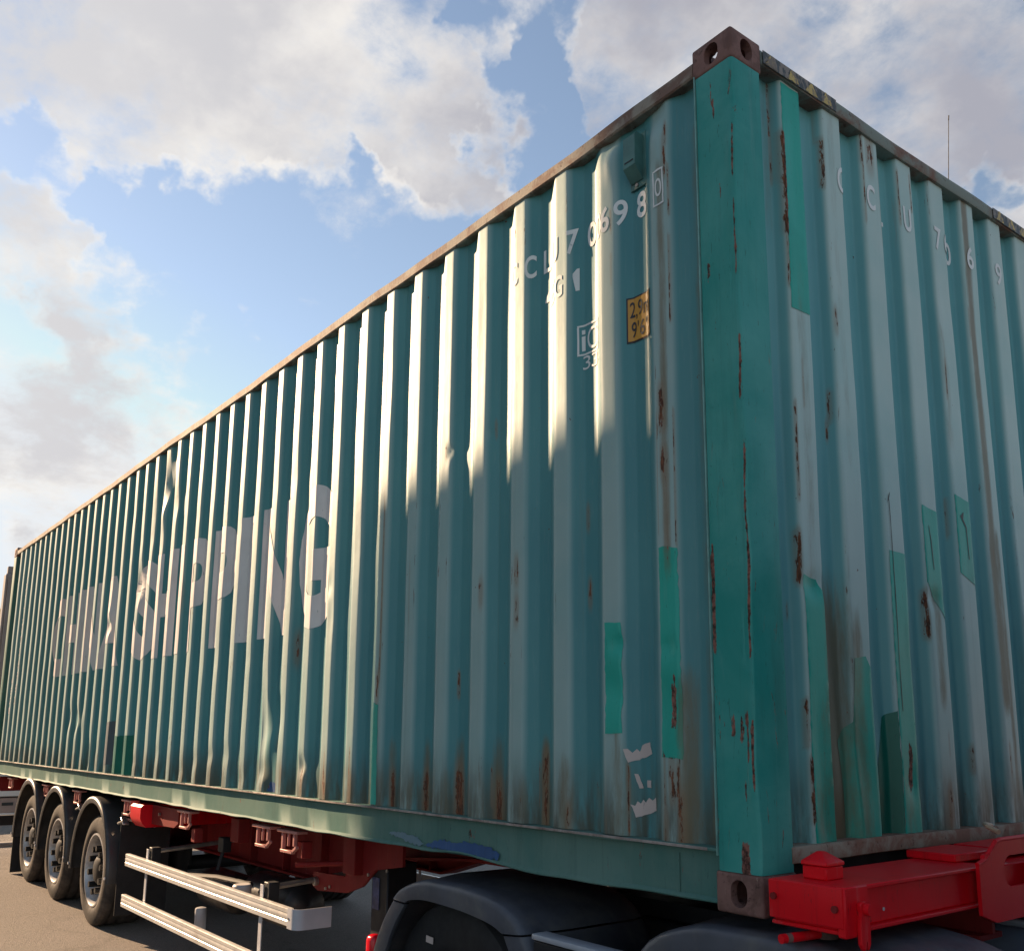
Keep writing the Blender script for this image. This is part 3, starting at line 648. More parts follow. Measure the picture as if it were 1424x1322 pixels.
# ---- decals that follow the corrugation
def conform(t_, kind, off, worn=False):
    """cut a flat (a, z) mesh along the folds and lay it on the wall"""
    co = [v.co for v in t_.verts]
    a0, a1 = min(c.x for c in co), max(c.x for c in co); z0, z1 = min(c.y for c in co), max(c.y for c in co)
    if kind == 'side': cuts = [-s for s in scol if a0 < -s < a1]
    else: cuts = [s for s in fcol if a0 < s < a1]
    for c_ in cuts:
        bmesh.ops.bisect_plane(t_, geom=t_.verts[:] + t_.edges[:] + t_.faces[:], plane_co=(c_, 0, 0), plane_no=(1, 0, 0), dist=1e-6)
    lo, hi, nn = (.182, 2.80, NZS) if kind == 'side' else (.185, 2.83, NZF)
    for j in range(nn + 1):
        zz = lo + (hi - lo) * j / nn
        if z0 < zz < z1: bmesh.ops.bisect_plane(t_, geom=t_.verts[:] + t_.edges[:] + t_.faces[:], plane_co=(0, zz, 0), plane_no=(0, 1, 0), dist=1e-6)
    if worn: la, lb = t_.verts.layers.float.new('stain'), t_.verts.layers.float.new('wash')
    for v in t_.verts:
        a, z = v.co.x, v.co.y
        if worn: v[la] = soft(S_ST if kind == 'side' else F_ST, a, z); v[lb] = soft(S_WA if kind == 'side' else F_WA, a, z)
        v.co = (a, side_y(a, z) - off, z) if kind == 'side' else (front_x(a, z) + off, a, z)
    return t_
def rough_poly(pts, step=.02, amp=.004, seed=1):
    rr = random.Random(seed); o = []
    for (x0, z0), (x1, z1) in zip(pts, pts[1:] + pts[:1]):
        n = max(1, int(math.hypot(x1 - x0, z1 - z0) / step))
        for i in range(n):
            f = i / n; o.append((x0 + (x1 - x0) * f + rr.uniform(-amp, amp), z0 + (z1 - z0) * f + rr.uniform(-amp, amp)))
    return o
def decal(name, polys, mat, kind='side', off=.0016, step=.02, amp=.003, parent=None, seed=1, label=None):
    t_ = bmesh.new()
    for i, p in enumerate(polys):
        f = t_.faces.new([t_.verts.new((x, z, 0)) for x, z in rough_poly(p, step, amp, seed + i)])
        bmesh.ops.triangulate(t_, faces=[f])
    conform(t_, kind, off, True)
    o = finish(t_, name, mat, parent or box, angle=60, recalc=False)
    if label: o['label'] = label
    return o
def rect(x0, x1, z0, z1): return [(x0, z0), (x1, z0), (x1, z1), (x0, z1)]
def ring(x0, x1, z0, z1, t): return [rect(x0, x1, z0, z0 + t), rect(x0, x1, z1 - t, z1), rect(x0, x0 + t, z0 + t, z1 - t), rect(x1 - t, x1, z0 + t, z1 - t)]
def glyph(ch, x0, x1, z0, z1, t_, bold=0.):
    """adds one letter fitted to the rectangle"""
    if ch == '1':
        f = t_.faces.new([t_.verts.new((x0 + (x1 - x0) * a, z0 + (z1 - z0) * c_, 0)) for a, c_ in ((.45, 0), (1, 0), (1, 1), (.62, 1), (0, .80), (0, .66), (.45, .78))]); bmesh.ops.triangulate(t_, faces=[f]); return
    cu = bpy.data.curves.new('g', 'FONT'); cu.body = ch; cu.offset = bold; cu.resolution_u = 5
    ob = bpy.data.objects.new('g', cu); C.objects.link(ob)
    dg = bpy.context.evaluated_depsgraph_get(); me = bpy.data.meshes.new_from_object(ob.evaluated_get(dg))
    bpy.data.objects.remove(ob); bpy.data.curves.remove(cu)
    xs_ = [v.co.x for v in me.vertices]; ys_ = [v.co.y for v in me.vertices]
    a, b_, c_, d_ = min(xs_), max(xs_), min(ys_), max(ys_)
    k = bmesh.new(); k.from_mesh(me); bpy.data.meshes.remove(me)
    for v in k.verts: v.co = (x0 + (v.co.x - a) / max(1e-6, b_ - a) * (x1 - x0), z0 + (v.co.y - c_) / max(1e-6, d_ - c_) * (z1 - z0), 0)
    m2 = bpy.data.meshes.new('g'); k.to_mesh(m2); k.free(); t_.from_mesh(m2); bpy.data.meshes.remove(m2)
def text(name, items, mat, kind='side', off=.002, bold=0., parent=None, label=None):
    for it in items:
        t_ = bmesh.new(); glyph(it[0], it[1], it[2], it[3], it[4], t_, bold if it[0] in '9' else bold * 1.5)
        bmesh.ops.remove_doubles(t_, verts=t_.verts, dist=1e-5)
        bmesh.ops.triangulate(t_, faces=t_.faces[:])
        conform(t_, kind, off)
        bmesh.ops.recalc_face_normals(t_, faces=t_.faces)
        o = finish(t_, name, mat, parent or box, angle=60, recalc=False)
def row(s, xs_, wd, z0, z1): return [(c, x - wd / 2 * (.55 if c in 'I1i' else 1), x + wd / 2 * (.55 if c in 'I1i' else 1), z0, z1) for c, x in zip(s, xs_)]

# CHINA SHIPPING
big = []
for ch, a, b_ in (('C', -9.50, -9.02), ('H', -8.93, -8.50), ('I', -8.40, -8.26), ('N', -8.14, -7.70), ('A', -7.60, -6.96), ('S', -6.52, -6.04), ('H', -5.97, -5.55), ('I', -5.47, -5.33), ('P', -5.24, -4.86), ('P', -4.74, -4.33), ('I', -4.22, -4.08), ('N', -3.90, -3.47), ('G', -3.34, -2.95)):
    big.append((ch, a, b_, 1.09, 1.915))
for it in big: text('lettering', [it], M['big_letter'], off=.0022, bold=.028)
cx = [-1.235, -1.135, -1.045, -.965, -.86, -.765, -.705, -.655, -.578, -.485]
text('container_code', row('CCLU700698', cx, .052, 2.415, 2.52), M['code'], bold=.014)
text('check_digit', row('0', [-.365], .034, 2.43, 2.50), M['code'])
decal('check_digit_frame', ring(-.392, -.338, 2.395, 2.535, .007), M['code'], step=.02, amp=.001, off=.0024)
text('size_code', row('4EG1', [-1.035, -.985, -.935, -.845], .05, 2.25, 2.345), M['code'], bold=.014)
t_row = row('C', [-.785], .05, 1.99, 2.075)
decal('ic_mark', ring(-.842, -.722, 1.972, 2.10, .008) + [rect(-.824, -.808, 1.99, 2.052), rect(-.824, -.808, 2.06, 2.078)], M['code'], step=.05, amp=.0006)
text('ic_mark', row('C', [-.768], .055, 1.988, 2.08), M['code'])
text('registry_number', row('33', [-.80, -.752], .04, 1.912, 1.968), M['code'])
# height sticker
stk = decal('height_sticker', [rect(-.562, -.440, 1.932, 2.112)], M['black'], off=.002, step=.05, amp=0)
decal('sticker_face', [rect(-.556, -.446, 1.939, 2.105)], M['sticker_y'], off=.0032, step=.05, amp=0, parent=stk)
text('sticker_print', [('2', -.548, -.526, 2.03, 2.092), (',', -.522, -.515, 2.02, 2.04), ('9', -.511, -.488, 2.03, 2.092), ('m', -.483, -.452, 2.03, 2.073),
                       ('9', -.543, -.520, 1.95, 2.012), ("'", -.514, -.509, 1.99, 2.012), ('6', -.502, -.478, 1.95, 2.012), ('"', -.472, -.460, 1.99, 2.012)], M['black'], off=.0044, parent=stk, bold=.006)
# far-end column of small white marks
far_items = []
for i, ch in enumerate('CCLU7006980'):
    far_items.append((ch, -11.245, -11.195, 2.30 - i * .145, 2.40 - i * .145))
text('vertical_code', far_items, M['big_letter'])
text('type_code', [(c_, -11.54, -11.47, 1.10 - i * .12, 1.18 - i * .12) for i, c_ in enumerate('4EG1')], M['big_letter'])

# front-end code
text('container_code', row('CCLU70069', [.635, .822, .945, 1.083, 1.325, 1.405, 1.475, 1.585, 1.835], .056, 2.512, 2.618), M['code'], 'front', .0024, .014)

# touch-up patches, side
decal('paint_patch', [[(-.402, .445), (-.315, .440), (-.318, 1.130), (-.400, 1.142)]], M['patch'], seed=3, label='fresh green touch-up patch on the last ridge')
decal('paint_patch', [[(-.674, .522), (-.596, .520), (-.594, .905), (-.672, .908)]], M['patch'], seed=4)
decal('paint_patch', [[(-2.352, .185), (-2.291, .185), (-2.298, .655), (-2.350, .67)]], M['patch'], seed=5)
decal('paint_patch', [[(-6.86, .185), (-6.30, .185), (-6.32, .50), (-6.85, .49)]], M['patch_dark'], seed=6)
decal('paint_patch', [[(-3.62, .185), (-3.50, .185), (-3.50, .235), (-3.60, .24)]], M['blue'], seed=8)
decal('paint_patch', [[(-7.18, .25), (-6.90, .25), (-6.90, .62), (-7.16, .60)]], lettering('grey_patch', (.10, .13, .15), (.13, .16, .17), .05), seed=9)
# front
decal('paint_patch', [[(.284, 1.952), (.388, 1.952), (.390, 2.815), (.284, 2.815)]], M['patch'], 'front', amp=.0012, seed=11)
decal('paint_patch', [[(.284, .19), (.388, .19), (.388, .985), (.36, 1.02), (.286, 1.03)]], M['patch'], 'front', amp=.0012, seed=12)
decal('paint_patch', [[(.50, .19), (.640, .19), (.640, .74), (.61, .78), (.545, .77), (.53, .52), (.48, .50)]], M['patch'], 'front', amp=.0012, seed=13)
decal('paint_patch', [[(.784, .19), (.892, .19), (.890, 1.165), (.786, 1.17)]], M['patch'], 'front', amp=.0012, seed=14)
decal('paint_patch', [[(.70, .19), (.783, .19), (.783, .60), (.745, .58), (.70, .42)]], M['patch_dark'], 'front', amp=.0012, seed=15)
decal('paint_patch', [[(1.034, 1.08), (1.10, 1.00), (1.142, .945), (1.140, 1.36), (1.034, 1.375)]], M['patch'], 'front', amp=.0012, seed=16)
decal('paint_patch', [[(1.284, 1.14), (1.392, 1.10), (1.390, 1.435), (1.284, 1.455)]], M['patch'], 'front', amp=.0012, seed=17)
# torn stickers
tp = [[(-.594, .466), (-.575, .471), (-.563, .455), (-.548, .470), (-.538, .459), (-.527, .481), (-.489, .493), (-.480, .452), (-.577, .422)]]
decal('torn_sticker', tp, M['paper'], off=.002, step=.012, amp=.002, seed=2)
decal('torn_sticker', [[(-.557, .386), (-.545, .385), (-.524, .341), (-.541, .339)], rect(-.506, -.487, .343, .366)], M['paper'], off=.002, step=.01, amp=.001, seed=5)
decal('torn_sticker', [[(-.570, .287), (-.556, .283), (-.548, .297), (-.535, .289), (-.524, .303), (-.512, .295), (-.497, .311), (-.482, .300), (-.467, .313), (-.461, .270), (-.553, .243)]], M['paper'], off=.002, step=.01, amp=.002, seed=7)
# scribbles on the green patches
pol = [[(1.07, 1.30), (1.073, 1.30), (1.083, 1.24), (1.088, 1.13), (1.084, 1.13), (1.078, 1.235)], [(1.31, 1.37), (1.334, 1.39), (1.336, 1.385), (1.330, 1.36), (1.352, 1.33), (1.356, 1.20), (1.351, 1.20), (1.346, 1.325), (1.322, 1.355)],
       [(.803, 1.36), (.807, 1.36), (.812, .6), (.808, .6)], [(.795, 1.345), (.805, 1.375), (.815, 1.39), (.806, 1.36)]]
for i_, p_ in enumerate(pol): decal('pen_mark', [p_], M['black'], 'front', .003, .05, .0008, seed=37 + i_)
# ventilator
mb = MB(); mb.prism([(.012, 2.735), (-.004, 2.728), (-.006, 2.60), (.030, 2.548), (.047, 2.548), (.047, 2.735)], 'xz', 0, 0.0001) if False else None
mb = MB(); mb.prism([(.008, 2.742), (-.004, 2.732), (-.005, 2.607), (.036, 2.560), (.050, 2.560), (.050, 2.742)], 'yz', -.528, -.466); vt = mb.build('ventilator', M['vent'], box)
mb = MB(); mb.box(-.536, -.452, .040, .046, 2.535, 2.755, .002); mb.build('vent_plate', M['vent'], vt)
mb = MB(); mb.cyl((-.498, .040, 2.548), (-.498, .034, 2.548), .007, 10); mb.build('rivet', M['steel'], vt)
mb = MB(); mb.box(-.520, -.474, -.0065, -.0045, 2.625, 2.630, 0); mb.build('vent_ridge', M['black'], vt)
# hazard stripes on the header ends
t_b = MB(); t_b.box(.0025, .0045, .168, .60, 2.826, 2.876, 0); hz = t_b.build('hazard_strip', M['hazard_k'], box)
t_b = MB(); t_b.box(.0025, .0045, 1.80, 2.26, 2.826, 2.876, 0); hz2 = t_b.build('hazard_strip', M['hazard_k'], box)
for par, y0 in ((hz, .215), (hz, .335), (hz, .445), (hz, .540), (hz2, 1.86), (hz2, 1.97), (hz2, 2.08), (hz2, 2.19)):
    t_ = bmesh.new(); p = rough_poly([(y0 - .035, 2.829), (y0 + .035, 2.829), (y0 + .008, 2.874), (y0 - .006, 2.874)], .012, .003, int(y0 * 100))
    f = t_.faces.new([t_.verts.new((.0058, a, c_)) for a, c_ in p]); bmesh.ops.triangulate(t_, faces=[f]); finish(t_, 'yellow_triangle', M['hazard_y'], par, recalc=False)
# blue touch-up on the bottom rail web
def web(name, polys, mat, off=.003, seed=1):
    t_ = bmesh.new()
    for i, p in enumerate(polys):
        f = t_.faces.new([t_.verts.new((a, .0185 - off, c_)) for a, c_ in rough_poly(p, .012, .006, seed + i)]); bmesh.ops.triangulate(t_, faces=[f])
    return finish(t_, name, mat, box, recalc=False)
web('paint_patch', [[(-1.86, .040), (-1.80, .058), (-1.70, .078), (-1.62, .068), (-1.55, .084), (-1.42, .080), (-1.34, .068), (-1.30, .052), (-1.31, .034), (-1.5, .033), (-1.7, .034)]], M['blue'], seed=4)
web('paint_patch', [[(-2.17, .070), (-2.05, .082), (-1.90, .066), (-1.86, .048), (-1.88, .036), (-2.0, .042)]], M['pale_blue'], seed=6)
mb = MB(); mb.box(-.344, -.340, .0155, .019, .034, .152, 0); mb.build('weld_seam', M['rail'], box)

# ------------------------------------------------------------------ semi-trailer chassis
tr = thing('container_trailer', (-6.2, W / 2, gz(-8)), 'red container semi-trailer with three axles and pale aluminium side guards', 'semi-trailer')
for y in (.79, 1.65):
    mb = MB()
    web_p = [(-12.0, -.035), (-3.45, -.035), (-3.25, .095), (.26, .095), (.26, -.09), (-2.5, -.13), (-3.2, -.19), (-4.15, -.445), (-12.0, -.445)]
    mb.prism(web_p, 'xz', y - .008, y + .008); bmm = mb.build('main_beam', M['red_shaded'], tr)
    mb = MB(); mb.box(-12.0, -4.15, y - .07, y + .07, -.462, -.4455, .002)
    mb.prism([(-4.149, -.4455), (-4.149, -.462), (-3.2, -.207), (-2.5, -.147), (.25, -.107), (.25, -.0905), (-2.5, -.1305), (-3.2, -.1905)], 'xz', y - .07, y + .07)
    mb.build('flange', M['red_shaded'], bmm)
    mb = MB(); mb.box(-12.0, -3.5, y - .07, y + .07, -.0345, -.018, .002); mb.build('flange', M['red_shaded'], bmm)
    for x in (-10.6, -9.2, -7.9, -6.6, -5.5, -4.9, -4.3):
        mb = MB(); mb.box(x - .006, x + .006, y - .065, y - .009, -.444, -.036, 0); mb.build('stiffener', M['red_shaded'], bmm)
for x in (-11.6, -10.2, -8.9, -7.6, -6.4, -5.2, -4.0):
    mb = MB(); mb.box(x - .05, x + .05, .80, 1.64, -.30, -.12, .004); mb.build('cross_beam', M['red_shaded'], tr)
def bolster(x0, x1, mat='red'):
    mb = MB(); mb.prism([(.03, -.16), (.06, -.19), (.72, -.19), (.72, -.022), (.03, -.022), (.012, -.04), (.012, -.12)], 'yz', x0, x1)
    mb.prism([(W - .03, -.16), (W - .06, -.19), (W - .72, -.19), (W - .72, -.022), (W - .03, -.022), (W - .012, -.04), (W - .012, -.12)], 'yz', x0, x1)
    mb.box(x0, x1, .721, W - .721, -.19, -.022, .004)
    return mb.build('bolster', M[mat], tr)
b1 = bolster(-6.18, -5.92); bolster(-12.0, -11.75, 'red_shaded')
mb = MB(); mb.prism([(-6.02, -.022), (-6.02, -.10), (-5.94, -.165), (-5.40, -.155), (-5.32, -.12), (-5.32, -.022)], 'xz', .10, .14); gp = mb.build('gusset_plate', M['red_shaded'], tr)
mb = MB(); mb.cyl((-5.72, .0995, -.08), (-5.72, .085, -.08), .012, 10); mb.build('bolt', M['steel'], gp)
# fittings hung under the rail: lashing hooks
def hook():
    mb = MB(); mb.box(-.13, .13, -.035, .035, -.008, .008, .003); mb.box(-.095, -.075, -.02, .0, -.10, -.009, .002); mb.box(.055, .075, -.02, .0, -.075, -.009, .002)
    mb.box(-.02, -.008, -.018, -.004, -.08, -.009, .002); mb.box(-.105, .05, -.022, .002, -.118, -.101, .003); mb.box(.04, .10, -.02, .0, -.10, -.085, .002, rot=(0, -.5, 0))
    me_o = finish(mb.bm, 'lashing_hook', simple('sunlit_pink_red_paint', (.50, .20, .17), .5, 0, .15, 9, (.2, .04, .035), .3), tr, local=True, at=(-5.05, .075, -.018)); return me_o  # hook red paled to pink: its sunlit tone put into the paint colour
hk = hook()
for x in (-3.70, -3.34, -6.42, -8.05, -9.35, -11.2):
    c_ = hk.copy(); C.objects.link(c_); c_.parent = tr; c_.location = Vector((x, .075, -.018)) - OFF[tr.name]; OFF[c_.name] = Vector((x, .075, -.018))
for x, z in ((-5.05, -.22), (-3.34, -.16)):
    mb = MB(); mb.box(x + .02, x + .09, .10, .16, z, z + .09, .004); mb.build('rope_cleat', M['red_shaded'], tr)
mb = MB(); mb.box(-4.70, -4.56, .25, .33, -.20, -.045, .004); mb.build('bracket_plate', M['red_shaded'], tr)
mb = MB(); mb.box(-3.16, -3.02, .30, .40, -.24, -.045, .004); mb.build('bracket_plate', M['red_shaded'], tr)
mb = MB(); mb.cyl((-3.45, .16, -.215), (-3.16, .35, -.19), .016, 10); mb.build('release_handle', M['red_shaded'], tr)
# landing gear bracket and legs
for y in (.36, 2.08):
    mb = MB(); mb.prism([(-3.62, -.285), (-3.63, -.365), (-3.56, -.385), (-3.20, -.355), (-3.02, -.30), (-2.88, -.20), (-2.60, -.155), (-2.60, -.04), (-3.20, -.05), (-3.22, -.27)], 'xz', y - .008, y + .008); bk = mb.build('landing_gear_bracket', M['red_shaded'], tr)
    mb = MB(); mb.cyl((-3.565, y - .009, -.335), (-3.565, y - .03, -.335), .022, 12); mb.build('bolt', M['steel'], bk)
    for q in ((-3.45, -.36), (-3.40, -.345), (-2.95, -.23), (-2.75, -.19)):
        mb = MB(); mb.cyl((q[0], y - .009, q[1]), (q[0], y - .016, q[1]), .009, 8); mb.build('bolt', M['steel'], bk)
    mb = MB(); mb.box(-2.95, -2.78, y - .02 + .03, y + .19, -1.02, -.16, .006); mb.box(-2.93, -2.80, y + .03, y + .17, -1.09, -1.02, .004)
    lg = mb.build('landing_leg', M['tractor_dark'], tr)
    mb = MB(); mb.box(-3.0, -2.72, y - .03, y + .23, -1.12, -1.09, .006); mb.build('foot', M['tractor_dark'], lg)
    mb = MB(); mb.box(-2.93, -2.86, y + .006, y + .0085, -.40, -.24, 0); mb.build('blue_label', simple('blue_label', (.05, .06, .14), .5, 0, .4, 30), lg)
# axles, wheels, fenders
R_T, YF = .455, .03
def wheel_parts(rub, rimm, hubm, R, wd, parent, at, sign=1, rim_r=.30, deep=.125, nuts=10):
    mb = MB()
    pr = [(rim_r, .022), (rim_r + .02, .006), (rim_r + .05, .0), (R * .80, .0), (R * .90, .004), (R * .965, .018), (R * .992, .038)]
    y = .038
    for k in range(4):
        g = .045 + k * (wd - .09) / 3.6; pr += [(R, g), (R, g + .035), (R - .013, g + .039), (R - .013, g + .049)]
    pr += [(R, wd - .05), (R * .99, wd - .03), (R * .9, wd - .004), (R * .75, wd), (rim_r + .01, wd - .02)]
    pr = [(r, y * sign) for r, y in pr]
    mb.lathe(pr, 72); wl = finish(mb.bm, 'wheel', rub, parent, local=True, at=at, angle=30)
    mb = MB()
    pr = [(rim_r + .004, .024), (rim_r + .002, .012), (rim_r - .012, .010), (rim_r - .020, .022), (rim_r - .030, .07), (rim_r - .042, deep - .02), (rim_r - .075, deep), (.155, deep + .006), (.13, deep)]
    mb.lathe([(r, y * sign) for r, y in pr], 56); finish(mb.bm, 'rim', rimm, wl, local=True, at=at, angle=30)
    mb = MB(); pr = [(.150, deep + .004), (.142, deep - .03), (.115, deep - .05), (.11, deep - .085), (.085, deep - .10), (.03, deep - .106), (.0005, deep - .107)]
    mb.lathe([(r, y * sign) for r, y in pr], 32); finish(mb.bm, 'hub', hubm, wl, local=True, at=at, angle=30)
    me = None
    for k in range(nuts):
        a = 2 * math.pi * (k + .3) / nuts; p = Vector(at) + Vector((.180 * math.cos(a), 0, .180 * math.sin(a)))
        if me is None:
            q = MB(); q.cyl((0, sign * (deep + .004), 0), (0, sign * (deep - .03), 0), .033, 6, .031); q.cyl((0, sign * (deep - .0301), 0), (0, sign * (deep - .115), 0), .027, 10, .025)
            o = finish(q.bm, 'wheel_nut', hubm, wl, local=True, at=p); me = o.data
        else: link('wheel_nut', me, wl, p)
    return wl
AX = [(-7.20, -.632), (-8.60, -.603), (-9.83, -.578)]
for i, (ax, az) in enumerate(AX):
    axl = MB(); axl.cyl((ax, .42, az), (ax, 2.02, az), .063, 16); axl.build('axle', M['tractor_dark'], tr)
    wheel_parts(M['rubber'], M['rim'], M['hub'], R_T, .385, tr, (ax, YF, az))
    wheel_parts(M['rubber'], M['rim'], M['hub'], R_T, .385, tr, (ax, W - YF, az), -1)
    mb = MB(); mb.box(ax - .06, ax + .30, .62, .74, az - .06, az + .20, .01); mb.cyl((ax + .25, .68, az + .02), (ax + .25, .68, -.45), .10, 16); mb.build('air_bag', M['tractor_dark'], tr)
def fender(cx_, cz_, y0, y1, R_o, name, mat, parent, a0=-4, a1=184, lip=.055, th=.006, tail=.0, n=40):
    t_ = bmesh.new(); sec = []
    sec = [(-lip, y0 + .004), (-lip * .5, y0 - .004), (-.016, y0 - .003), (-.004, y0 + .006), (0, y0 + .022), (-.004, y0 + .08), (-.006, (y0 + y1) / 2), (-.004, y1 - .03), (0, y1), (-th, y1), (-th - .006, (y0 + y1) / 2), (-th - .006, y0 + .05), (-.026, y0 + .012), (-lip, y0 + .010)]
    rows = []
    for i in range(n + 1):
        a = R(a0 + (a1 - a0) * i / n)
        rows.append([t_.verts.new((cx_ + (R_o + d) * math.cos(a), y, cz_ + (R_o + d) * math.sin(a))) for d, y in sec])
    k = len(sec)
    for a, b_ in zip(rows[:-1], rows[1:]):
        for j in range(k): t_.faces.new((a[j], a[(j + 1) % k], b_[(j + 1) % k], b_[j]))
    t_.faces.new(rows[0]); t_.faces.new(rows[-1][::-1])
    return finish(t_, name, mat, parent, angle=50)
for i, (ax, az) in enumerate(AX):
    for y0, y1 in ((-.018, .44), (W + .018, W - .44)):
        if y0 > y1:
            mb = MB(); rows = []
            for k in range(25):
                a = R(-4 + 188 * k / 24); rows.append([mb.bm.verts.new((ax + q * math.cos(a), y, az + q * math.sin(a))) for q in (.612,) for y in (y1, y0)])
            for a, b_ in zip(rows[:-1], rows[1:]): mb.bm.faces.new((a[0], a[1], b_[1], b_[0]))
            bmesh.ops.solidify(mb.bm, geom=mb.bm.faces[:], thickness=.006); mb.build('fender', M['fender'], tr)
        else:
            fd = fender(ax, az, y0, y1, .612, 'fender', M['fender'], tr)
            for a in (178, 2):
                mb = MB(); mb.cyl((ax + .60 * math.cos(R(a)), y0 - .003, az + .60 * math.sin(R(a)) - .02), (ax + .60 * math.cos(R(a)), y0 - .012, az + .60 * math.sin(R(a)) - .02), .012, 8); mb.build('rivet', M['alu_cap'], fd)
    mb = MB(); mb.box(ax - .012, ax + .012, .30, .72, az + .606, az + .63, .003); mb.build('fender_stay', M['steel'], tr)
    mb = MB(); mb.tube([(ax + .55, .06, az + .42), (ax + .66, .10, az + .46), (ax + .74, .30, az + .40)], .012, 8); mb.box(ax + .62, ax + .72, .05, .10, az + .44, az + .455, .003, rot=(0, .5, 0)); mb.build('fender_bracket', M['steel'], tr)
mb = MB(); mb.box(AX[2][0] - .625, AX[2][0] - .613, .0, .43, -1.0, AX[2][1] + .05, .002); mb.build('mud_flap', M['rubber_black'], tr)
mb = MB(); mb.box(AX[0][0] + .62, AX[0][0] + .632, .06, .46, -.92, -.12, .002); mb.build('mud_flap', M['rubber_black'], tr)
mb = MB(); mb.box(-6.30, -6.20, .06, .10, -.135, -.095, .006, 2); mb.build('side_marker_lamp', M['amber'], tr)
mb = MB(); mb.tube([(-6.38, .12, -.02), (-6.34, .11, -.06), (-6.28, .10, -.09)], .006, 6); mb.build('lamp_cable', M['tractor_dark'], tr)
# side guards
for side, y0, y1 in ((0, -.002, .028), (1, W - .028, W + .002)):
    for x0, x1, z0, z1 in ((-6.165, -3.17, -.490, -.398), (-6.19, -2.95, -.792, -.700)):
        mb = MB(); ys_ = [y0, y1] if side == 0 else [y1, y0]; s_ = 1 if side == 0 else -1; a = ys_[0]
        h = z1 - z0
        prof = [(0.006, 0), (0, .004), (0, .30 * h), (.003, .34 * h), (.003, .38 * h), (0, .44 * h), (0, .62 * h), (.003, .68 * h), (.003, .72 * h), (0, .76 * h), (0, h - .004), (.006, h), (.03, h), (.03, 0)]
        mb.prism([(a + s_ * u, z0 + v) for u, v in prof], 'yz', x0, x1); gr_ = mb.build('side_guard_rail', M['alu'], tr)
        mb = MB(); pts = []; n = 8
        t_ = bmesh.new()
        path = [(x1 + .002, -.006), (x1 + .05, -.006)] + [(x1 + .05 + .055 * math.sin(R(9 * k)), -.006 + .055 * (1 - math.cos(R(9 * k)))) for k in range(1, 11)] + [(x1 + .105, .20)]
        rows = []
        for px, py in path: rows.append([t_.verts.new((px, a + s_ * py, zz)) for zz in (z0 - .006, z1 + .006)])
        for q, q2 in zip(rows[:-1], rows[1:]): t_.faces.new((q[0], q[1], q2[1], q2[0]))
        bmesh.ops.recalc_face_normals(t_, faces=t_.faces); bmesh.ops.solidify(t_, geom=t_.faces[:], thickness=.005)
        finish(t_, 'end_cap', M['alu_cap'], gr_)
        mb = MB(); mb.cyl((x1 + .02, a - s_ * .0065, (z0 + z1) / 2), (x1 + .02, a - s_ * .010, (z0 + z1) / 2), .006, 8); mb.build('screw', M['steel'], gr_)
    for x in (-5.75, -3.62):
        yy = .034 if side == 0 else W - .034
        mb = MB(); mb.box(x - .022, x + .022, min(yy, yy + (.006 if side == 0 else -.006)), max(yy, yy + (.006 if side == 0 else -.006)), -.80, -.33, .001)
        mb.build('guard_post', M['alu_cap'], tr)
        mb = MB(); yb = .046 if side == 0 else W - .11; mb.box(x + .0, x + .075, yb, yb + .064, -.44, -.315, .004); mb.build('guard_hanger', M['tractor_dark'], tr)
        mb = MB(); y2 = .70 if side == 0 else 1.74; mb.cyl((x + .04, yb + .03, -.345), (x + .04, y2, -.30), .017, 8); mb.build('guard_stay', M['steel'], tr)
# air tanks and small gear between the beams and the guard
for x0, x1, y, z, r in ((-4.75, -3.95, .48, -.55, .15), (-5.75, -5.05, .52, -.62, .14)):
    mb = MB(); mb.lathe([(.0005, x0), (r * .6, x0 + .015), (r * .92, x0 + .05), (r, x0 + .10), (r, x1 - .10), (r * .92, x1 - .05), (r * .6, x1 - .015), (.0005, x1)], 28, (0, y, z), 'X'); mb.build('air_tank', M['tank'], tr)
mb = MB(); mb.lathe([(.0005, -.90), (.036, -.90), (.040, -.89), (.040, -.72), (.036, -.71), (.02, -.705), (.0005, -.705)], 24, (-5.30, .30, 0), 'Z'); mb.build('filter_canister', M['alu_cap'], tr)
mb = MB(); mb.lathe([(.0005, -.50), (.055, -.50), (.058, -.49), (.058, -.42), (.05, -.41), (.0005, -.41)], 24, (-4.22, .16, 0), 'Z'); mb.build('filter_canister', M['white_body'], tr)
mb = MB(); mb.tube([(-5.3, .2, -.48), (-4.8, .22, -.44), (-4.3, .25, -.43)], .018, 8); mb.build('air_pipe', M['tractor_dark'], tr)
mb = MB(); mb.box(-5.05, -4.95, .30, .36, -.30, -.20, .004); mb.cyl((-5.0, .29, -.42), (-5.0, .33, -.26), .014, 8); mb.build('brake_valve', M['tractor_dark'], tr)
# rear bumper
mb = MB(); mb.box(-12.1, -11.98, .05, W - .05, -.62, -.50, .006); rb = mb.build('rear_bumper', M['tractor_dark'], tr)
for y in (.18, W - .38):
    mb = MB(); mb.box(-12.13, -12.102, y, y + .2, -.60, -.52, .004); mb.build('tail_lamp', M['tail'], rb)

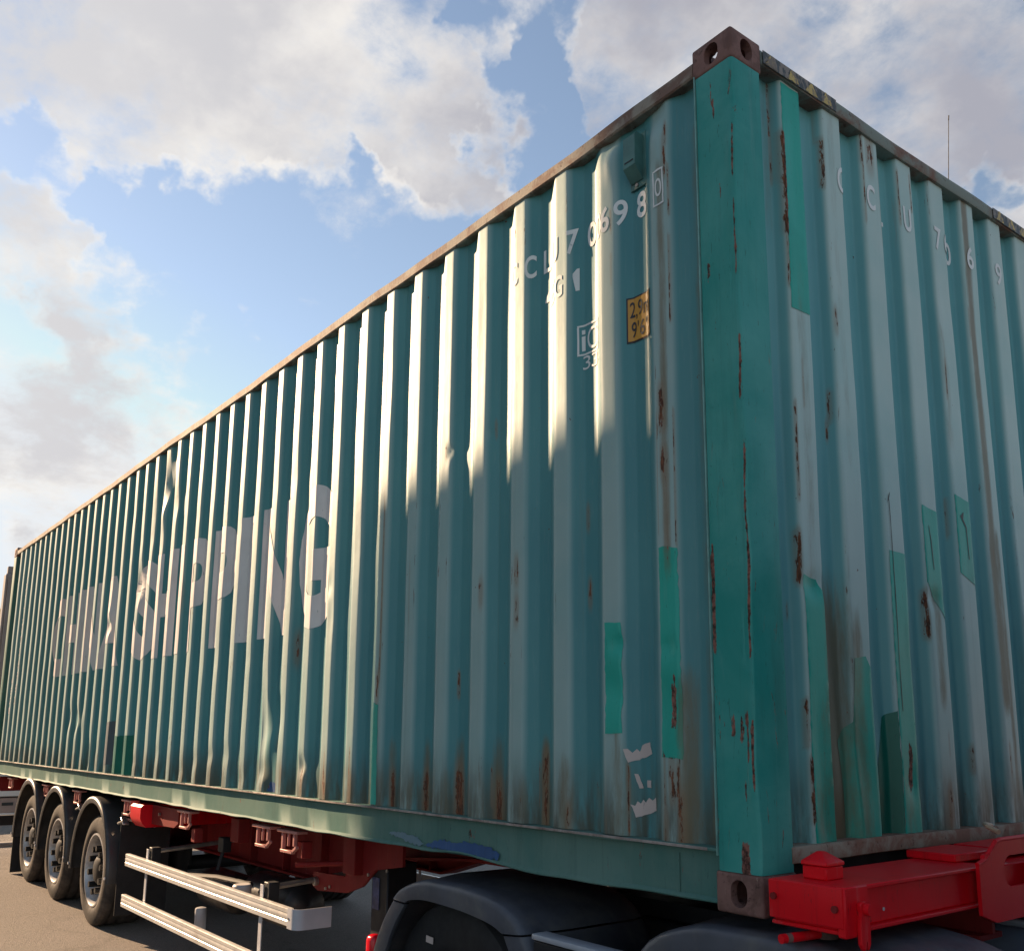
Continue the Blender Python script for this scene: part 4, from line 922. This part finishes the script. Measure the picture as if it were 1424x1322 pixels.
# front bolster of the chassis, ahead of the container
FB = .05
mb = MB(); mb.box(.055, .262, -.026, W + .026, .014, .110, .004); fb = mb.build('front_bolster', M['red'], tr)
for a, c_ in ((-.026, .745), (W - .745, W + .026)):
    mb = MB(); mb.box(.047, .286, a, c_, .1105, .1225, .003); mb.build('top_flange', M['red'], fb)
for a, c_ in ((-.026, .745), (W - .745, W + .026)):
    mb = MB(); mb.box(.047, .280, a, c_, .002, .0135, .003); mb.build('bottom_flange', M['red'], fb)
for yy in (-.034, W + .0265):
    mb = MB(); mb.box(.046, .284, yy, yy + .0075, .020, .1215, .012, 3); ep = mb.build('end_plate', M['red'], fb)
    for x, z in ((.066, .078), (.264, .068)):
        mb = MB(); y2 = yy - .0005 if yy < 0 else yy + .0085; mb.cyl((x, y2, z), (x, y2 + (-.008 if yy < 0 else .008), z), .0095, 12); mb.build('bolt', M['red_shaded'], ep)
mb = MB(); mb.box(.2625, .291, -.030, .078, -.004, .124, .004); mb.build('lock_housing', M['red'], fb)
# twist-lock guide block with a pyramid top
yb0, yb1, xb0, xb1 = .045, .125, .105, .185
mb = MB(); mb.box(xb0, xb1, yb0, yb1, .123, .158, .003); mb.build('guide_block', M['red'], fb)
mb = MB(); xm, ym = (xb0 + xb1) / 2 - .004, (yb0 + yb1) / 2
v = [(xb0 - .003, yb0 - .003, .160), (xb1 + .003, yb0 - .003, .160), (xb1 + .003, yb1 + .003, .160), (xb0 - .003, yb1 + .003, .160), (xb0 - .003, yb0 - .003, .170), (xb1 + .003, yb0 - .003, .170), (xb1 + .003, yb1 + .003, .170), (xb0 - .003, yb1 + .003, .170)]
tt = [(xm + sx * .008, ym + sy * .010, .196) for sx, sy in ((-1, -1), (1, -1), (1, 1), (-1, 1))]
mb._add(v + tt, [(3, 2, 1, 0), (0, 1, 5, 4), (1, 2, 6, 5), (2, 3, 7, 6), (3, 0, 4, 7), (4, 5, 9, 8), (5, 6, 10, 9), (6, 7, 11, 10), (7, 4, 8, 11), (8, 9, 10, 11)])
bmesh.ops.bevel(mb.bm, geom=list(mb.bm.edges), offset=.002, segments=1, affect='EDGES'); mb.build('lock_head', M['red'], fb)
mb = MB(); mb.cyl((.145, .085, .001), (.145, .085, -.035), .032, 20); mb.build('lock_stub', rusty('stub_rust', (.10, .06, .05), (.07, .04, .03), (.14, .08, .05), 20, .5, 1.), fb)
mb = MB(); mb.cyl((.145, .075, -.022), (.115, -.075, -.024), .0125, 14); rd = mb.build('lock_handle', M['red'], fb)
mb = MB(); mb.cyl((.1222, -.042, -.02353), (.1186, -.058, -.0238), .0129, 14); mb.build('worn_band', M['casting'], rd)
# hanging safety catch
mb = MB()
mb.prism([(.016, .078), (.026, .086), (.042, .086), (.052, .074), (.052, .058), (.058, .010), (.056, -.022), (.048, -.036), (.040, -.036), (.040, -.012), (.034, -.012), (.034, -.036), (.024, -.036), (.014, -.020), (.014, .020), (.022, .058)], 'yz', .2925, .306)
bmesh.ops.bevel(mb.bm, geom=[e for e in mb.bm.edges], offset=.0018, segments=1, affect='EDGES'); ct = mb.build('safety_catch', M['red'], fb)
mb = MB(); mb.cyl((.3065, .040, .066), (.322, .040, .066), .016, 16); mb.build('pivot_pin', M['red'], ct)
mb = MB(); mb.cyl((.268, .18, .048), (.2695, .18, .048), .005, 8); mb.build('bolt', M['alu_cap'], fb)
# gooseneck cross plate with oval holes
poly = [(.655, -.018), (.655, .128), (.70, .140), (.775, .188), (.80, .193), (W - .80, .193), (W - .775, .188), (W - .70, .140), (W - .655, .128), (W - .655, -.018), (W - .74, -.046), (.74, -.046)]
mb = MB(); mb.prism(poly, 'yz', .2875, .300); 
plate = mb.build('gooseneck_plate', M['red'], fb)
t_ = MB()
for yc in (.905, W - .905): t_.prism([(yc + u, .098 + v) for u, v in stadium(.20, .095, 16)], 'yz', .20, .40)
bmesh.ops.recalc_face_normals(t_.bm, faces=t_.bm.faces)
cm2 = bpy.data.meshes.new('c'); t_.bm.to_mesh(cm2); t_.bm.free(); co_ = bpy.data.objects.new('c', cm2); C.objects.link(co_); co_.location = (0, 0, 0)
co_.matrix_world = Matrix.Translation(Vector((0, 0, Z0)))
bpy.context.view_layer.update()
md = plate.modifiers.new('b', 'BOOLEAN'); md.operation = 'DIFFERENCE'; md.object = co_; md.solver = 'EXACT'
dg = bpy.context.evaluated_depsgraph_get(); nm = bpy.data.meshes.new_from_object(plate.evaluated_get(dg)); plate.modifiers.clear(); plate.data = nm
bpy.data.objects.remove(co_); bpy.data.meshes.remove(cm2)
for p_ in plate.data.polygons: p_.use_smooth = False
mb = MB()   # rounded top edge strip
pth = [(.655, .130), (.70, .142), (.775, .190), (.80, .195), (W - .80, .195), (W - .775, .190), (W - .70, .142), (W - .655, .130)]
mb.tube([(.294, a, c_) for a, c_ in pth], .0075, 10); mb.build('plate_rim', M['red'], plate)
for a, c_ in ((.70, .965), (1.0, W - .70)):
    mb = MB(); mb.box(.03, .20, a, c_, .1235, .148, .003); mb.build('pad_plate', M['red'], fb)
mb = MB(); mb.box(.10, .255, .80, .93, .016, .112, .003); mb.build('inner_web', M['red'], fb)
mb = MB(); mb.tube([(.25, .89, .21), (.20, .92, .222), (.15, 1.0, .222), (.12, 1.1, .21)], .008, 10); mb.build('air_hose', simple('cream_hose', (.6, .42, .28), .5), tr)
mb = MB(); mb.cyl((.285, .71, .139), (.299, .71, .139), .02, 10); mb.build('bolt', M['red'], fb)

# ------------------------------------------------------------------ tractor unit
tk = thing('tractor_truck', (.4, W / 2, gz(.4)), 'dark grey tractor unit parked under the front of the container', 'truck')
def cat(pts, n):
    """resample a polyline evenly through a smooth curve"""
    P_ = [Vector(p).to_3d() for p in pts]; P_ = [P_[0] * 2 - P_[1]] + P_ + [P_[-1] * 2 - P_[-2]]; o = []
    for i in range(1, len(P_) - 2):
        for k in range(12):
            u = k / 12; a, b_, c_, d_ = P_[i - 1:i + 3]
            o.append(.5 * ((2 * b_) + (c_ - a) * u + (2 * a - 5 * b_ + 4 * c_ - d_) * u * u + (3 * b_ - a - 3 * c_ + d_) * u ** 3))
    o.append(P_[-2]); ln = [0]
    for a, b_ in zip(o[:-1], o[1:]): ln.append(ln[-1] + (b_ - a).length)
    res = []; j = 0
    for i in range(n + 1):
        s = ln[-1] * i / n
        while j < len(ln) - 2 and ln[j + 1] < s: j += 1
        f = (s - ln[j]) / max(1e-9, ln[j + 1] - ln[j]); q = o[j].lerp(o[j + 1], f); res.append((q.x, q.y))
    return res
def guard(name, outer, inner, y0, y1, mat, parent, drop=.0, mirror=False):
    n = 30; o_, i_ = cat(outer, n), cat(inner, n); t_ = bmesh.new(); rows = []
    for (ox, oz), (ix, iz) in zip(o_, i_):
        d = Vector((ox - ix, oz - iz)); 
        def at(f, y): return (ix + d.x * f, (W - y) if mirror else y, iz + d.y * f)
        sec = [at(0, y0 + .012), at(.03, y0), at(.75, y0 - .002), at(.93, y0 + .005), at(1.03, y0 + .022), at(1.09, y0 + .055), at(1.05, y0 + .09), at(1.10, y0 + .13), at(1.22, y0 + .22), at(1.18, y1 - .06), at(1.0, y1), at(.92, y1), at(1.05, y1 - .08), at(.92, y0 + .06), at(.1, y0 + .03)]
        rows.append([t_.verts.new(p) for p in sec])
    k = len(rows[0])
    for a, b_ in zip(rows[:-1], rows[1:]):
        for j in range(k): t_.faces.new((a[j], a[(j + 1) % k], b_[(j + 1) % k], b_[j]))
    t_.faces.new(rows[0]); t_.faces.new(rows[-1][::-1])
    return finish(t_, name, mat, parent, angle=45)
OUT = [(-2.047, -.199), (-1.98, -.150), (-1.832, -.104), (-1.706, -.096), (-1.517, -.095), (-1.38, -.103), (-1.246, -.124), (-1.141, -.165), (-1.094, -.207)]
INN = [(-1.928, -.203), (-1.89, -.188), (-1.80, -.176), (-1.703, -.174), (-1.514, -.179), (-1.378, -.190), (-1.286, -.202), (-1.221, -.221)]
for mir in (False, True):
    guard('rear_fender', OUT, INN, -.03, .58, M['tractor_grey'], tk, mirror=mir)
    guard('fender_skirt', [(-2.050, -.208), (-2.13, -.30), (-2.20, -.415), (-2.26, -.56), (-2.29, -.74)], [(-1.935, -.212), (-2.02, -.31), (-2.09, -.43), (-2.14, -.57), (-2.17, -.74)], -.026, .58, M['tractor_grey'], tk, mirror=mir)
    guard('fender_skirt', [(-1.088, -.214), (-1.045, -.29), (-1.015, -.40), (-1.0, -.55), (-.99, -.72)], [(-1.215, -.229), (-1.165, -.31), (-1.13, -.42), (-1.115, -.56), (-1.11, -.72)], -.026, .58, M['tractor_grey'], tk, mirror=mir)
    sh = 1.62
    guard('pusher_fender', [(x + sh - .03 + .04 * (x + 1.6), z + .05) for x, z in [(-2.26, -.50), (-2.17, -.34)] + OUT + [(-1.04, -.34), (-1.01, -.52)]], [(x + sh - .03 + .04 * (x + 1.6), z + .05) for x, z in [(-2.13, -.52), (-2.04, -.36), (-1.95, -.25)] + INN[1:] + [(-1.15, -.35), (-1.13, -.52)]], -.03, .56, M['tractor_grey'], tk, mirror=mir)
    sgn = -1 if mir else 1; Y = (lambda y: W - y) if mir else (lambda y: y)
    rw = wheel_parts(M['rubber_black'], M['hub'], M['hub'], .51, .30, tk, (-1.67, Y(.05), gz(-1.67) + .51), sgn, .29, .17)
    wheel_parts(M['rubber_black'], M['hub'], M['hub'], .51, .30, tk, (-1.67, Y(.38), gz(-1.67) + .51), sgn, .29, .17, 0)
    wheel_parts(M['rubber_black'], M['hub'], M['hub'], .47, .32, tk, (.02, Y(.05), gz(.02) + .47), sgn, .27, .15)
    wheel_parts(M['rubber_black'], M['rim'], M['hub'], .50, .32, tk, (2.25, Y(.03), gz(2.25) + .50), sgn, .29, .10)
    if not mir:
        mb = MB(); mb.box(-1.865, -1.81, .0425, .0445, -.362, -.335, 0, rot=(0, .05, 0)); mb.build('white_tag', M['paper'], rw)
    y0, y1 = sorted((Y(-.028), Y(.0)))
    mb = MB(); mb.box(-1.03, -.63, y0, y1, -.80, -.212, .006); pn = mb.build('side_panel', M['tractor_dark'], tk)
    y0, y1 = sorted((Y(-.032), Y(.04)))
    mb = MB(); mb.box(-1.035, -.60, y0, y1, -.2115, -.190, .006, 2); mb.build('panel_trim', M['tractor_trim'], pn)
    y0, y1 = sorted((Y(.09), Y(.16)))
    mb = MB(); mb.box(-2.50, -2.42, y0, y1, -.66, -.43, .028, 3); mb.build('tail_lamp', M['tail'], tk)
    y0, y1 = sorted((Y(.80), Y(.88)))
    mb = MB(); mb.box(-2.40, 3.0, y0, y1, -.62, -.36, .006); mb.build('frame_rail', M['tractor_dark'], tk)
mb = MB(); mb.cyl((-1.67, .4, gz(-1.67) + .51), (-1.67, 2.04, gz(-1.67) + .51), .09, 16); mb.lathe([(.0005, -.2), (.15, -.17), (.19, 0), (.15, .17), (.0005, .2)], 20, (-1.67, W / 2, gz(-1.67) + .51), 'X'); mb.build('drive_axle', M['tractor_dark'], tk)
mb = MB(); mb.prism([(-1.55, -.18), (-1.65, -.22), (-1.60, -.25), (-.55, -.25), (-.50, -.20), (-.55, -.18)], 'xz', .80, 1.64); mb.box(-1.3, -.8, .75, 1.69, -.36, -.251, .006); mb.build('fifth_wheel', M['tractor_dark'], tk)
mb = MB(); mb.box(-.42, .9, .65, 1.79, -.34, -.32, .003); mb.build('catwalk', M['tractor_dark'], tk)
mb = MB(); mb.box(-2.42, -2.34, .3, 2.14, -.56, -.42, .006); mb.build('rear_cross_member', M['tractor_dark'], tk)
mb = MB(); mb.lathe([(.0005, .25), (.17, .25), (.20, .28), (.20, .80), (.17, .83), (.0005, .83)], 28, (0, 2.12, -.40), 'X'); mb.build('air_tank', M['cab'], tk)
mb = MB(); mb.tube([(-.25, .62, -.10), (-.10, .45, -.20), (.25, .20, -.32), (.55, .12, -.36)], .014, 8); mb.tube([(.20, -.02, -.10), (.42, .30, -.12), (.60, .75, -.10)], .013, 8); mb.build('air_hose', M['tractor_dark'], tk)
mb = MB(); mb.box(-.25, 1.1, 1.02, 2.44, -.60, -.10, .05, 3); mb.build('chassis_fairing', simple('blue_grey_fairing', (.15, .19, .26), .4, 0, .1, 4), tk)
mb = MB(); mb.tube([(-.25, 1.0, -.085), (1.0, 1.0, -.085)], .012, 8); mb.build('fairing_rail', M['tractor_trim'], tk)
# cab (ahead of the picture's right edge)
mb = MB(); mb.prism([(1.0, -.45), (1.0, 1.30), (1.10, 1.62), (1.45, 1.78), (2.55, 1.75), (2.95, 1.45), (3.18, .55), (3.22, -.70), (2.85, -.72), (2.70, -.30), (2.25, -.10), (1.80, -.30), (1.66, -.45)], 'xz', .02, W - .02); bmesh.ops.translate(mb.bm, verts=mb.bm.verts, vec=(.45, 0, 0))
bmesh.ops.bevel(mb.bm, geom=[e for e in mb.bm.edges], offset=.03, segments=2, affect='EDGES'); cb = mb.build('cab', M['cab'], tk)
for yy in (.013, W - .020):
    mb = MB(); mb.prism([(2.2, .55), (2.2, 1.30), (3.05, 1.32), (3.35, .60)], 'xz', yy, yy + .007); mb.build('side_window', M['glass'], cb)
mb = MB(); mb.prism([(.25, .62), (.25, 1.38), (W - .25, 1.38), (W - .25, .62)], 'yz', 3.65, 3.66); mb.build('windscreen', M['glass'], cb)
mb = MB(); mb.box(1.442, 1.4485, .5, W - .5, .75, 1.2, 0); mb.build('rear_window', M['glass'], cb)

# ------------------------------------------------------------------ background
bt = thing('flatbed_lorry', (-20, 1.2, gz(-14)), 'flatbed lorry with a tall grey headboard and low white side skirts parked behind the trailer', 'lorry')
mb = MB(); mb.box(-17.42, -17.2, .72, 3.4, .055, 3.30, .02); bb = mb.build('headboard', M['grey_body'], bt)
for k in range(5):
    mb = MB(); mb.box(-17.197, -17.15, .76 + k * .5, .81 + k * .5, .3, 3.2, .004); mb.build('rib', M['grey_body'], bb)
mb = MB(); mb.box(-17.36, -17.26, .75, .87, 3.301, 3.44, .01); mb.build('end_stake', M['grey_body'], bb)
mb = MB(); mb.box(-26, -16.6, -.9, 3.3, -.535, .05, .012); mb.build('side_skirt', M['white_body'], bt)
mb = MB(); mb.box(-25.9, -16.63, -.88, 3.28, -.80, -.555, .01); sk = mb.build('lower_skirt', M['tan_body'], bt)
mb = MB(); mb.box(-16.629, -16.622, .93, 1.10, -.68, -.63, 0); mb.build('plate_print', M['black'], sk)
mb = MB(); mb.box(-25.9, -16.60, -.9, 3.3, -.835, -.80, .004); mb.build('skirt_trim', M['white_body'], sk)
mb = MB(); mb.box(-25.8, -16.9, -.7, 3.1, gz(-14) + .03, -.836, .02); mb.build('underbody', M['dark'], bt)
kb = MB(); kb.box(-13.02, -12.86, -6, 9, gz(-13) - .05, gz(-13) + .05, .015); kbo = kb.build('kerb', simple('kerb_stone', (.30, .27, .24), .85, 0, .15, 3)); tag(kbo, kind='structure')
ms = thing('whip_antenna', (-3.95, 8.0, gz(-3.95)), 'thin whip antenna rising behind the far top edge of the container', 'antenna')
mb = MB(); mb.cyl((-3.95, 8.0, gz(-3.95)), (-3.22, 8.0, 7.80), .012, 8, .0045); mb.build('rod', M['tractor_dark'], ms)
mb = MB(); mb.cyl((-3.22, 8.0, 7.80), (-3.213, 8.0, 7.86), .007, 8); mb.build('tip', M['tractor_dark'], ms)
mb = MB(); mb.cyl((-3.95, 8.0, gz(-3.95)), (-3.95, 8.0, gz(-3.95) + .12), .12, 16, .08); mb.build('base', M['concrete'], ms)
tx, ty, tz = -46., 4.5, 5.6
tre = thing('tree', (tx, ty, gz(-14)), 'young tree with bright yellow-green leaves at the far left edge', 'tree')
mb = MB(); mb.cyl((tx, ty, gz(-14)), (tx + .1, ty, 3.6), .14, 10, .08)
rr = random.Random(4)
for k in range(6):
    a = k * 1.05; mb.cyl((tx + .08, ty, 2.6 + .2 * k), (tx + math.cos(a) * .5, ty + math.sin(a) * .5, 4.4 + .2 * k), .05, 6, .015)
mb.build('trunk', M['bark'], tre)
t_ = bmesh.new()
for k in range(1400):
    a, b_, r = rr.uniform(0, 6.28), math.acos(rr.uniform(-1, 1)), rr.uniform(.2, 1) ** .5 * .85
    p = Vector((tx + r * math.sin(b_) * math.cos(a), ty + r * math.sin(b_) * math.sin(a), 5.35 + 1.1 * r * math.cos(b_)))
    q = Euler((rr.uniform(0, 6), rr.uniform(0, 6), rr.uniform(0, 6))).to_matrix(); s_ = rr.uniform(.07, .13)
    t_.faces.new([t_.verts.new(p + q @ Vector(v) * s_) for v in ((-1, 0, 0), (0, -.5, 0), (1, 0, 0), (0, .5, .15))])
finish(t_, 'crown', M['leaf'], tre, recalc=False)
